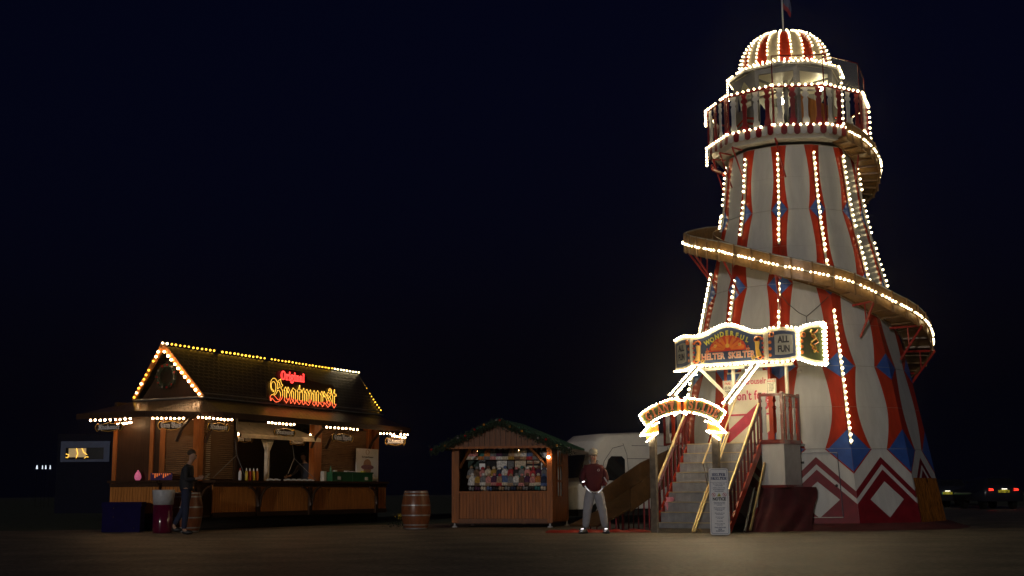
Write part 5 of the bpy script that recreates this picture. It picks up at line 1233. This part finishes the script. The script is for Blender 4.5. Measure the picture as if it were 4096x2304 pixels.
w.k = 3; w.box((x0+x1)/2-.01, (x0+x1)/2+.01, .58, .589, 1.36, 1.79)
setorigin(tag(w.obj('scarf', ['wool_tan', 'wool_black', 'wool_cream', 'wool_red']), 'tan, black and cream striped check scarf at the right of the scarf row', 'scarf', 'scarves hanging in the hut'), MM @ Vector(((x0+x1)/2, .6, 1.8)))
(x0, z0), (x1, z1) = mx(1916, 1845, .55), mx(1942, 1845, .55); w = MB(MM); w.box(x0, x1, .55, .56, 1.45, 1.80); pc = tag(setorigin(w.obj('price_card', 'wool_black'), MM @ Vector(((x0+x1)/2, .55, 1.45))), 'dark price card with a white panel hanging among the scarves', 'sign')
w = MB(MM); w.box(x0+.01, x1-.01, .543, .549, 1.47, 1.62); w.obj('white_panel', 'sign_white', pc); w = MB(MM); w.text('2 FOR £5', (x0+x1)/2, 1.70, .545, .055, sx=.75); w.obj('lettering', 'sign_white', pc)
(x0, z0), (x1, z1) = mx(2164, 1845, .45), mx(2190, 1845, .45); w = MB(MM); w.box(x0, x1, .45, .46, 1.32, 1.92); gb_ = tag(setorigin(w.obj('display_board', 'sign_white'), MM @ Vector(((x0+x1)/2, .45, 1.32))), 'white display board with dark round hats at the right of the hut', 'display board')
for z, c_ in ((1.68, 'black'), (1.52, 'brown'), (1.42, 'navy')): w = MB(MM); w.ball(((x0+x1)/2, .43, z), .07, 10, sy=.4); w.obj('round_hat', 'wool_'+c_, gb_)

# ================================================================== WHITE VAN
vp = gx(2396, 34.6); va = radians(-20)
VM = frame((vp.x, 34.6, 0), (cos(va), -sin(va)*1., 0))    # x = towards the rear (right in view), origin = front corner near side
VM = frame((vp.x, 34.6, 0), (cos(radians(27)), sin(radians(27)), 0)) @ Matrix.Diagonal((.95, .95, .90, 1))
van = thing('white_van', 'white high-roofed panel van parked behind the hut and the slide end', 'van', vp)
# side profile (x to rear, z), nose at x=-1.0
prof = [(-.95, .45), (-1.02, .80), (-.98, 1.12), (-.45, 1.32), (-.22, 2.12), (-.10, 2.52), (.20, 2.74), (1.4, 2.80), (4.9, 2.80), (5.05, 2.6), (5.08, .45)]
VW = 2.0
w = MB(VM); n = len(prof); sec = []
for y, ins in ((0., .0), (.0, .0), (VW, 0.), ): pass
rings_ = []
for y, sc, dz in ((.10, 1., .0), (.0, 1., -.10), (0.0, 1., -.10)): pass
def vring(y, tz, tx):    # tz lowers the roof, tx pulls the nose back
    r = []
    for x, z in prof:
        zz = z-(tz if z > 2.2 else 0); xx = x+(tx if x < .4 else 0); r.append((xx, y, zz))
    return r
rs = [vring(0., .14, .14), vring(.06, .05, .07), vring(.22, .0, .02), vring(.6, 0, 0), vring(VW-.6, 0, 0), vring(VW-.22, 0, .02), vring(VW-.06, .05, .07), vring(VW, .14, .14)]
vs = [p for r in rs for p in r]
w.smooth = False
w.add(vs, [(i*n+j, i*n+(j+1) % n, (i+1)*n+(j+1) % n, (i+1)*n+j) for i in range(len(rs)-1) for j in range(n)]+[tuple(range(n-1, -1, -1)), tuple(range((len(rs)-1)*n, len(rs)*n))])
body_ = w.obj('body', 'van_white', van)
bv = body_.modifiers.new('bevel', 'BEVEL'); bv.width = .06; bv.segments = 3; bv.limit_method = 'ANGLE'; bv.angle_limit = radians(30)
for p_ in body_.data.polygons: p_.use_smooth = True
# windscreen lies on the sloping nose between (-.45,1.32) and (.10,2.12)
w = MB(VM); e = .02
w.add([(-.45-e, .20, 1.40), (-.45-e, VW-.20, 1.40), (-.24-e, VW-.28, 2.10), (-.24-e, .28, 2.10)], [(0,1,2,3)][::1]); w.obj('windscreen', 'glass_dark', van)
o_ = [(.16, 1.38), (.22, 1.32), (.78, 1.30), (.90, 1.40), (.90, 1.95), (.80, 2.05), (.45, 2.05), (.34, 1.95)]
w = MB(VM); w.prism(o_, -.012, .02); w.obj('side_window', 'glass_dark', van)
w = MB(VM)
for pl_ in ([(1.02, .5), (1.02, 1.6), (.98, 2.1), (.85, 2.45)], [(.12, .6), (.05, 1.2), (.2, 1.9), (.5, 2.3), (.85, 2.38)], [(1.15, 2.38), (4.8, 2.38)], [(1.0, 1.98), (3., 1.98)], [(2.4, .6), (2.4, 2.35)]):
    w.tube([(x, -.004, z) for x, z in pl_], .009, 4)
w.box(.80, .96, -.03, .0, 1.08, 1.12); w.obj('door_seam', 'van_seam', van)
w = MB(VM); w.k = 0; w.ball((-.72, .06, .95), .13, 10, sx=.8, sy=.5, sz=1.4); w.obj('headlight', 'chrome', van)
w = MB(VM); w.box(-1.04, -.98, .2, VW-.2, .5, .78); w.obj('bumper', 'black', van)
w = MB(VM); w.ball((.0, -.16, 1.35), .13, 10, sx=.45, sy=.9, sz=1.6); w.obj('wing_mirror', 'black', van)
for x in (.05, 3.9):
    w = MB(VM); w.tube([(x, -.03, .34), (x, .22, .34)], .34, 20); o = w.obj('wheel', 'rubber', van); w = MB(VM); w.tube([(x, -.04, .34), (x, -.02, .34)], .19, 16); w.obj('rim', 'gutter', o)
w = MB(VM); w.box(-.6, 4.9, .15, VW-.15, .25, .46); w.obj('underbody', 'black', van)

# ================================================================== CARS
def car(px, Y, label, lights, plate, plate_lbl, green=False, paint='car_paint', rotd=0.):
    p = gx(px, Y); M = frame((p.x, Y, 0), (cos(radians(rotd)), sin(radians(rotd)), 0))
    t = thing('parked_car', label, 'car', p, 'cars with tail lights on in the dark car park')
    W = .88
    pr = [(0, .35), (0, .95), (.10, 1.05), (.45, 1.42), (1.9, 1.46), (2.6, 1.05), (3.9, .88), (4.1, .4)]    # y from tail forward, z
    n = len(pr); w = MB(M); rr = []
    for x, tw in ((-W, .14), (-W+.06, .04), (-W+.2, 0), (W-.2, 0), (W-.06, .04), (W, .14)):
        rr += [(x*(1-.18*(z > 1.2)), y+.02*(y < 1), z-(tw if z > .9 else 0)) for y, z in pr]
    w.smooth = True; w.add(rr, [(i*n+j, (i+1)*n+j, (i+1)*n+(j+1) % n, i*n+(j+1) % n) for i in range(5) for j in range(n)]+[tuple(range(n)), tuple(range(6*n-1, 5*n-1, -1))]); w.obj('body', paint, t)
    w = MB(M); w.add([(-.6, .13, 1.09), (.6, .13, 1.09), (.52, .40, 1.36), (-.52, .40, 1.36)], [(0,1,2,3)]); w.obj('rear_window', 'glass_dark', t)
    for x in (-.68, .68):
        for y in (.75, 3.2): w = MB(M); w.tube([(x-.1, y, .32), (x+.1, y, .32)], .32, 16); w.obj('wheel', 'rubber', t)
    for (lx, lz, a) in lights:
        w = MB(M); s_ = 1 if lx > 0 else -1; w.bar((lx-.09, -.02, lz+.02*a), (lx+.09, -.02, lz), .03, .022)
        if a: w.bar((lx-.09, -.02, lz-.055), (lx+.11, -.02, lz-.04), .03, .022)
        w.obj('tail_light', 'tail_red', t)
    if plate:
        xx, zz = plate; w = MB(M); w.box(xx-.26, xx+.26, -.035, -.02, zz-.056, zz+.056); pl = w.obj('number_plate', 'plate_yellow', t)
        w = MB(M); w.text(plate_lbl, xx+(.02 if green else 0), zz, -.038, .105, sx=.72, offset=.002); w.obj('lettering', 'ink_black', pl)
        if green: w = MB(M); w.box(xx-.26, xx-.22, -.041, -.036, zz-.055, zz+.055); w.obj('green_flash', 'plate_green', pl)
        w = MB(M); w.box(xx-.12, xx+.12, -.12, -.09, zz+.10, zz+.115); w.obj('plate_lamp', 'plate_lamp', t)
    return t
def cz(py, px, Y): return at(px, py, Y).z
car(4019, 57.5, 'dark car with two red tail lamps and a yellow plate at the right edge', [(-.56, .90, 1), (.58, .90, 1)], (.02, .80), 'OV62 ULB')
car(3822, 63., 'dark car with green-edged yellow plate just right of the tower', [(.24, .48, 0)], (-.36, .72), 'KV21 OPR', True)
car(3900, 72., 'distant dark car with one faint red lamp between the other two cars', [(.15, .92, 0)], None, '')

# ================================================================== PORTACABIN AND FAR LAMPS, LEFT
pb = gx(338, 44.0); cbn = thing('site_cabin', 'dark cabin with lit strip window in pale blue panel, left of the sausage stall', 'cabin', pb)  # window is unlit; its glow stands in for reflected lights
KM = frame((pb.x, 44., 0), (1, -.03, 0))
def kx(px, py, y=0.): return onplane(KM, px, py, y)
(x0, z0), (x1, z1) = kx(241, 1848), kx(441, 1764)
(u0, v0), (u1, v1) = kx(262, 1838), kx(416, 1790)
w = MB(KM); w.box(x0-.15, x1+.9, .05, 2.5, .25, z1+.25); w.obj('cabin_wall', 'cabin_dark', cbn)
w = MB(KM)
for a, c, e2, g in ((x0, x1, v1, z1), (x0, x1, z0, v0), (x0, u0, v0, v1), (u1, x1, v0, v1)): w.box(a, c, -.02, .04, e2, g)
w.obj('window_panel', 'navy_panel', cbn)
w = MB(KM); w.k = 0; w.box(u0, u1, .045, .049, v0, v1); w.k = 1; w.box(u0+.08, u0+(u1-u0)*.52, .040, .044, v0+.08, v1-.02); w.obj('window_pane', ['glass_dark', 'window_glow'], cbn)  # emission stands in for lights reflected in the glass
w = MB(KM); um = u0+(u1-u0)*.27
w.tube([(um, .02, v1-.02), (um+.05, .02, (v0+v1)/2), (um, .02, v0+.04)], .008, 4); w.tube([(u0+.55, .02, v1-.02), (u0+.62, .02, v1-.16), (u0+.75, .02, v1-.25)], .007, 4); w.tube([(u0-.02, .02, v0+.08), (u0+.07, .02, v0+.06), (u0+.09, .02, v0+.17), (u0+.0, .02, v0+.19)], .010, 4); w.tube([(u0+.65, .02, v0+.04), (u0+.72, .02, v0+.09), (u0+.8, .02, v0+.08)], .007, 4)
w.obj('light_chain', 'neon_yellow', cbn)  # glowing tubes drawn as the reflected light strings
for i, (px_, s_) in enumerate(((148, 1.), (170, .6), (183, .8), (201, .7))):
    p = at(px_, 1869, 90.); t = thing('distant_lamp', ['brightest and leftmost of the four distant white lamps', 'faint second of the four distant white lamps', 'third of the four distant white lamps', 'rightmost of the four distant white lamps'][i], 'lamp', (p.x, p.y, 0), 'distant white lamps at the far left')
    w = MB(); w.tube([(p.x, p.y, 0), (p.x, p.y, p.z-.15)], .012, 5); w.obj('post', 'rubber', t)
    w = MB(); w.lathe([(.03*s_, .14), (.07*s_, -.12)], 8, p); w.obj('lamp_head', 'cold_lamp', t)

# ================================================================== PEOPLE
def skinned(name, joints, edges, mt, parent, root=0, sub=2, M=None):
    me = D.meshes.new(name); M = M or Matrix()
    me.from_pydata([tuple(M @ Vector(j[:3])) for j in joints], edges, []); o = D.objects.new(name, me); COL.objects.link(o)
    sk = o.modifiers.new('s', 'SKIN'); sb = o.modifiers.new('u', 'SUBSURF'); sb.levels = sb.render_levels = sub
    for i, j in enumerate(joints):
        r = j[3]; me.skin_vertices[0].data[i].radius = (r if isinstance(r, tuple) else (r, r)); me.skin_vertices[0].data[i].use_root = (i == root)
    dg = bpy.context.evaluated_depsgraph_get(); dg.update(); nm = D.meshes.new_from_object(o.evaluated_get(dg)); D.objects.remove(o)
    off = Vector(parent['_w']); nm.transform(Matrix.Translation(-off)); nm.materials.clear(); nm.materials.append(MATS[mt])
    for p_ in nm.polygons: p_.use_smooth = True
    o2 = D.objects.new(name, nm); COL.objects.link(o2); o2.parent = parent; o2['_w'] = tuple(off); return o2
def chain(*ls):
    e = []
    for l in ls: e += list(zip(l, l[1:]))
    return e
def hand_joints(J, E, wi, w, d, side, curl=.5, s=1.):
    """append a palm, four fingers and a thumb after wrist index wi; w wrist pos, d direction, side = thumb side"""
    w = Vector(w); d = Vector(d).normalized(); side = Vector(side); side = (side-d*side.dot(d)).normalized(); nn = d.cross(side)
    pm = len(J); J.append((*(w+d*.055*s), .026*s)); E.append((wi, pm))
    for k, (o_, L) in enumerate(((.027, .075), (.009, .085), (-.010, .080), (-.027, .062))):
        b0 = w+d*.085*s+side*o_*s; a = len(J)
        J.append((*b0, .0105*s)); J.append((*(b0+(d*(1-curl*.4)+nn*curl*.5)*L*.5*s), .009*s)); J.append((*(b0+(d*(1-curl*.9)+nn*curl*.9)*L*s*.9), .0075*s)); E.extend([(pm, a), (a, a+1), (a+1, a+2)])
    a = len(J); b0 = w+d*.035*s+side*.035*s; J.append((*b0, .012*s)); J.append((*(b0+(d*.7+side*.6+nn*.25).normalized()*.045*s), .010*s)); E.extend([(pm, a), (a, a+1)])
HV = (FILL_TO+Vector((-.09, -1, -.02)).normalized()).normalized()
def strip(w, pts, wd):        # flat ribbon of tape lying on the cloth
    pts = [Vector(p) for p in pts]
    for a, c in zip(pts, pts[1:]):
        t = (c-a).normalized(); n_ = HV; sv = t.cross(n_).normalized()*wd/2; w.hexa([a-sv, c-sv, c+sv, a+sv], [p-HV*-.004 for p in (a-sv, c-sv, c+sv, a+sv)])
# --- man in the red hoodie
Pm = gx(2378, 27.05); man = thing('person', 'man in red hoodie, grey joggers and pale cap, hands in pockets', 'person', Pm)
PM = frame(Pm, (1, 0, 0))
J = [(0, 0, .93, .07), (0, .0, 1.15, .07), (0, 0, 1.36, .08), (0, -.01, 1.47, .06), (-.005, -.02, 1.53, .052), (-.01, -.025, 1.60, (.070, .080)), (-.01, -.02, 1.68, (.078, .090)), (-.01, -.015, 1.745, (.055, .065)),
     (-.165, 0, 1.40, .058), (-.235, .01, 1.13, .043), (-.12, -.02, 1.04, .022), (.165, 0, 1.40, .058), (.255, .02, 1.15, .043), (.12, -.02, 1.04, .022),
     (-.10, 0, .88, .085), (-.15, -.03, .48, .055), (-.195, .02, .09, .040), (.10, 0, .88, .085), (.17, -.02, .48, .055), (.225, .03, .09, .040),
     (-.235, -.10, .035, .035), (.235, -.12, .035, .035), (-.02, -.115, 1.605, .014), (-.015, -.10, 1.56, .03)]
Ed = chain([0, 1, 2, 3, 4, 5, 6, 7], [2, 8, 9, 10], [2, 11, 12, 13], [0, 14, 15, 16, 20], [0, 17, 18, 19, 21])+[(5, 22), (5, 23)]
hand_joints(J, Ed, 10, (-.12, -.02, 1.04), (.75, .25, -.35), (0, -.3, 1), .6, .6); hand_joints(J, Ed, 13, (.12, -.02, 1.04), (-.75, .25, -.35), (0, -.3, 1), .6, .6)
bd = skinned('body', J, Ed, 'skin', man, M=PM)
for s_ in (-1, 1):
    w = MB(PM); w.ball((-.015+s_*.033, -.100, 1.645), .011, 8); w.k = 1; w.ball((-.015+s_*.033, -.109, 1.645), .005, 6); w.obj('eye', ['sign_white', 'black'], man)
    w = MB(PM); w.ball((-.01+s_*.082, -.01, 1.63), .022, 8, sx=.4); w.obj('ear', 'skin', man)
w = MB(PM); w.bar((-.045, -.112, 1.575), (.015, -.112, 1.575), .006, .008); w.obj('mouth', 'ink_crimson', man)
w = MB(PM); w.smooth = True; w.ball((-.01, .0, 1.67), .095, 12, sx=.92, sy=1.0, sz=.75); w.obj('hair', 'hair', man)
J = [(0, 0, .84, (.165, .125)), (0, -.01, 1.05, (.185, .135)), (0, 0, 1.28, (.185, .125)), (0, .0, 1.42, (.13, .09)), (0, .01, 1.49, (.085, .085)),
     (-.175, 0, 1.385, .083), (-.245, .01, 1.14, .070), (-.19, -.09, .965, .056), (.175, 0, 1.385, .083), (.265, .02, 1.16, .070), (.19, -.09, .985, .056)]
hd = skinned('hoodie', J, chain([0, 1, 2, 3, 4], [2, 5, 6, 7], [2, 8, 9, 10]), 'hoodie_red', man, M=PM)
w = MB(PM); w.smooth = True; w.tube([(-.075, -.085, 1.47), (-.095, -.01, 1.52), (-.06, .08, 1.54), (.03, .09, 1.54), (.09, -.0, 1.52), (.065, -.085, 1.47)], [.014, .026, .036, .036, .026, .014], 8); w.obj('hood', 'hood_white', man)
for s_ in (-1, 1):   # dark sleeve and side panels
    w = MB(PM); w.smooth = True; w.tube([(s_*.19, .015, 1.36), (s_*.262, .02, 1.16), (s_*.245, -.03, 1.06)], [.075, .068, .060], 10); w.obj('sleeve_panel', 'hoodie_dark', hd)
    w = MB(PM); strip(w, [(s_*.205, -.16, 1.0), (s_*.17, -.18, .945), (s_*.11, -.185, .885), (s_*.07, -.185, .855)], .022); w.obj('pocket_piping', 'reflective_tape', hd)
w = MB(PM); strip(w, [(-.295, -.10, 1.045), (-.26, -.13, 1.075), (-.205, -.135, 1.095)], .026); w.obj('cuff_tape', 'reflective_tape', hd)
w = MB(PM); strip(w, [(.21, -.12, 1.18), (.25, -.11, 1.11), (.295, -.10, 1.045)], .024); w.obj('cuff_tape', 'reflective_tape', hd)
w = MB(PM); w.tube([(.09+.022*cos(t), -.133, 1.33+.022*sin(t)) for t in [2*pi*i/10 for i in range(11)]], .004, 4); w.obj('chest_badge', 'sign_white', hd)
J = [(0, 0, 1.00, (.15, .12)), (-.10, 0, .80, (.125, .12)), (-.135, -.02, .60, .112), (-.155, -.03, .45, .098), (-.185, 0, .22, .086), (-.198, .015, .11, .068), (.10, 0, .80, (.125, .12)), (.14, -.02, .60, .112), (.175, -.02, .45, .098), (.21, .0, .22, .086), (.228, .02, .11, .068)]
jg = skinned('joggers', J, chain([0, 1, 2, 3, 4, 5], [0, 6, 7, 8, 9, 10]), 'jogger_grey', man, M=PM)
w = MB(PM); w.ball((.135, -.105, .66), .030, 8, sy=.3); w.obj('leg_badge', 'black', jg)
w = MB(PM); w.smooth = True; w.lathe([(.097, 1.665), (.10, 1.70), (.088, 1.755), (.05, 1.79), (.012, 1.80)], 16, (-.01, -.005, 0)); w.obj('cap', 'cap_beige', man)
cpo = D.objects[-1] if False else None
w = MB(PM); w.smooth = True; vs = []
for j in range(2):
    for i in range(9): t = radians(200+140*i/8); r_ = .095+.075*j*sin(pi*i/8); vs.append((-.015+(.095)*cos(t)*(1+.0*j), -.01+r_*sin(t)*1.0-(.03*j), 1.672-.02*j))
w.add(vs, [(i, i+1, 10+i, 9+i) for i in range(8)]); w.add([(x, y, z+.006) for x, y, z in vs], [(9+i, 10+i, i+1, i) for i in range(8)]); w.obj('cap_peak', 'cap_beige', man)
for x, y, a in ((-.235, -.06, -35), (.235, -.06, 10)):
    Mx = PM @ Matrix.Translation((x, y+.02, 0)) @ Matrix.Rotation(radians(a), 4, 'Z'); s_ = 1
    w = MB(Mx); w.smooth = True
    sec = [(.10, .035, .09), (.04, .045, .12), (-.04, .048, .085), (-.11, .046, .06), (-.165, .03, .04)]
    vs = [];
    for yy, hw_, hh in sec:
        for t in range(8): an = pi*t/7; vs.append((hw_*cos(an), yy, .022+hh*sin(an)))
    w.add(vs, [(i*8+j, i*8+j+1, (i+1)*8+j+1, (i+1)*8+j) for i in range(4) for j in range(7)]+[tuple(range(8)), tuple(range(39, 31, -1))]); sh = w.obj('shoe', 'shoe_navy', man)
    w = MB(Mx); w.slab([(.05, .11), (-.05, .11), (-.055, -.10), (-.03, -.175), (.03, -.175), (.055, -.10)], .0, .026); w.obj('sole', 'black', sh)
    w = MB(Mx)
    for zz in (.045, .068): w.tube([(.056, .06, zz+.01), (.056, -.04, zz), (.046, -.11, zz-.005), (0, -.172, zz-.008), (-.046, -.11, zz-.005), (-.052, -.04, zz), (-.052, .06, zz+.01)], .006, 5)
    w.obj('reflective_stripe', 'reflective_tape', sh)
for s_, xx in ((-1, -.265), (1, .235)):
    w = MB(PM); strip(w, [(xx-.055, -.225, .05), (xx, -.245, .07), (xx+.055, -.215, .06)], .022); strip(w, [(xx-.04, -.20, .10), (xx+.02, -.215, .105)], .02); w.obj('shoe_flash', 'reflective_tape', man)
# --- walking man with paper
Pw = gx(742, 28.0); wk = thing('person', 'man in dark jacket walking right, looking down at paper in his hands', 'person', Pw)
WM_ = frame(Pw, (1, 0, 0))
s = 1.04
def S(p): return tuple(c*s for c in p[:3])+(p[3],)
J = [(0, 0, .95, .07), (.0, 0, 1.15, .07), (.02, 0, 1.38, .08), (.06, 0, 1.49, .058), (.09, 0, 1.55, .052), (.115, 0, 1.62, (.085, .072)), (.10, 0, 1.70, (.092, .078)), (.085, 0, 1.755, (.06, .055)),
     (.02, -.17, 1.41, .055), (.03, -.21, 1.14, .043), (.26, -.12, 1.17, .030), (.02, .17, 1.41, .055), (.06, .20, 1.15, .043), (.27, .10, 1.18, .030),
     (.0, -.09, .88, .085), (.03, -.09, .48, .055), (.0, -.09, .09, .04), (.0, .09, .88, .085), (-.08, .09, .50, .055), (-.27, .09, .17, .04), (.13, -.09, .035, .035), (-.17, .09, .06, .035), (.205, 0, 1.61, .015)]
J = [S(p) for p in J]; Ed = chain([0, 1, 2, 3, 4, 5, 6, 7], [2, 8, 9, 10], [2, 11, 12, 13], [0, 14, 15, 16, 20], [0, 17, 18, 19, 21])+[(5, 22)]
hand_joints(J, Ed, 10, J[10][:3], (1, .25, .15), (0, .2, 1), .7); hand_joints(J, Ed, 13, J[13][:3], (1, -.3, .1), (0, -.2, 1), .7)
skinned('body', J, Ed, 'skin', wk, M=WM_)
J = [(0, 0, .82, (.12, .165)), (-.01, 0, 1.10, (.135, .165)), (.0, 0, 1.36, (.13, .19)), (.045, 0, 1.47, (.075, .09)), (.02, -.19, 1.39, .075), (.03, -.225, 1.14, .062), (.22, -.14, 1.16, .045), (.02, .19, 1.39, .075), (.05, .215, 1.14, .062), (.22, .12, 1.17, .045)]
skinned('jacket', [S(p) for p in J], chain([0, 1, 2, 3], [2, 4, 5, 6], [2, 7, 8, 9]), 'jacket_navy', wk, M=WM_)
J = [(0, 0, 1.02, (.11, .14)), (.01, -.09, .78, .105), (.03, -.09, .48, .078), (.0, -.09, .10, .062), (.0, .09, .78, .105), (-.08, .09, .50, .078), (-.26, .09, .19, .060)]
skinned('jeans', [S(p) for p in J], chain([0, 1, 2, 3], [0, 4, 5, 6]), 'jean_navy', wk, M=WM_)
w = MB(WM_); w.smooth = True; w.ball((.085*s, 0, 1.715*s), .098, 12, sx=1., sy=.88, sz=.82); w.obj('hair', 'hair', wk)
for y in (-.075, .075): w = MB(WM_); w.ball((.10*s, y*s, 1.62*s), .022, 8, sy=.4); w.obj('ear', 'skin', wk)
for y in (-.03, .03): w = MB(WM_); w.ball((.19*s, y, 1.655*s), .010, 6); w.obj('eye', 'black', wk)
for x, y, z in ((.02, -.09, 0), (-.25, .09, .05)):
    w = MB(WM_); w.smooth = True; w.ball(((x+.06)*s, y*s, z+.05), .05, 10, sx=2.6, sy=.9, sz=1.); w.obj('shoe', 'black', wk)
w = MB(WM_); w.add([(.30, -.10, 1.20), (.30, .10, 1.20), (.40, .10, 1.23), (.40, -.10, 1.23), (.50, .10, 1.33), (.50, -.10, 1.33)], [(0,1,2,3), (3,2,4,5)]); w.add([(.30, -.10, 1.19), (.30, .10, 1.19), (.40, .10, 1.22), (.40, -.10, 1.22), (.50, .10, 1.32), (.50, -.10, 1.32)], [(3,2,1,0), (5,4,2,3)])
setorigin(tag(w.obj('paper_sheet', 'paper'), 'pale folded paper held by the walking man', 'paper'), WM_ @ Vector((.4, 0, 1.2)))
# --- server behind the counter
q = BM_ @ Vector((bs(1222, 1850, .55)[0], .55, .30)); sv_ = thing('person', 'server in dark clothes leaning behind the stall counter under the awning', 'person', q)
VMx = frame(q, (1, .3, 0)); hd_z = 1.70
J = [(0, 0, .93, .07), (0, 0, 1.15, .07), (.0, 0, 1.36, .08), (-.03, -.02, 1.46, .058), (-.05, -.03, 1.52, .052), (-.07, -.04, 1.59, (.08, .08)), (-.07, -.03, 1.67, (.085, .085)), (-.06, -.02, 1.72, (.06, .06)),
     (-.165, 0, 1.38, .055), (-.30, -.05, 1.15, .043), (-.50, -.15, 1.06, .030), (.165, 0, 1.38, .055), (.22, -.02, 1.12, .043), (.12, -.22, 1.02, .030), (-.10, 0, .85, .085), (-.10, 0, .45, .055), (-.10, 0, .06, .04), (.10, 0, .85, .085), (.10, 0, .45, .055), (.10, 0, .06, .04)]
Ed = chain([0, 1, 2, 3, 4, 5, 6, 7], [2, 8, 9, 10], [2, 11, 12, 13], [0, 14, 15, 16], [0, 17, 18, 19])
hand_joints(J, Ed, 10, (-.50, -.15, 1.06), (-1, -.4, -.2), (0, 0, 1), .5); hand_joints(J, Ed, 13, (.12, -.22, 1.02), (-.6, -1, -.1), (0, 0, 1), .5)
skinned('body', J, Ed, 'skin', sv_, M=VMx)
J = [(0, 0, .80, (.17, .13)), (0, 0, 1.10, (.175, .13)), (0, 0, 1.33, (.185, .12)), (-.025, -.01, 1.44, (.08, .08)), (-.18, 0, 1.36, .075), (-.30, -.05, 1.14, .062), (-.44, -.12, 1.08, .045), (.18, 0, 1.36, .075), (.23, -.02, 1.12, .062), (.14, -.18, 1.03, .045)]
skinned('jacket', J, chain([0, 1, 2, 3], [2, 4, 5, 6], [2, 7, 8, 9]), 'jacket_grey', sv_, M=VMx)
J = [(0, 0, 1.0, (.15, .12)), (-.095, 0, .75, .10), (-.10, 0, .45, .078), (-.10, 0, .08, .06), (.095, 0, .75, .10), (.10, 0, .45, .078), (.10, 0, .08, .06)]
skinned('trousers', J, chain([0, 1, 2, 3], [0, 4, 5, 6]), 'jean_navy', sv_, M=VMx)
w = MB(VMx); w.smooth = True; w.ball((-.06, -.01, 1.675), .098, 12, sz=.85); w.obj('hair', 'hair', sv_)

finish_bulbs()
# scattering volume added to give the lamps a bloom-like halo; the air is clear
HZ = MB(); HZ.box(-255, 295, -35, 690, -1., 16.); hz_o = HZ.obj('haze', [], None); hz_o['kind'] = 'stuff'  # added halo volume, no real haze
hm = D.materials.new('night_air'); hm.use_nodes = True; nt_ = hm.node_tree; nt_.nodes.remove(nt_.nodes['Principled BSDF'])  # scattering material of the added halo volume
pv = nt_.nodes.new('ShaderNodeVolumePrincipled'); pv.inputs['Color'].default_value = (.95, .95, 1, 1); pv.inputs['Density'].default_value = .0005; pv.inputs['Anisotropy'].default_value = .95
nt_.links.new(pv.outputs[0], nt_.nodes['Material Output'].inputs['Volume']); hz_o.data.materials.append(hm)
for o in D.objects:
    if '_w' in o: del o['_w']
bpy.context.view_layer.update()
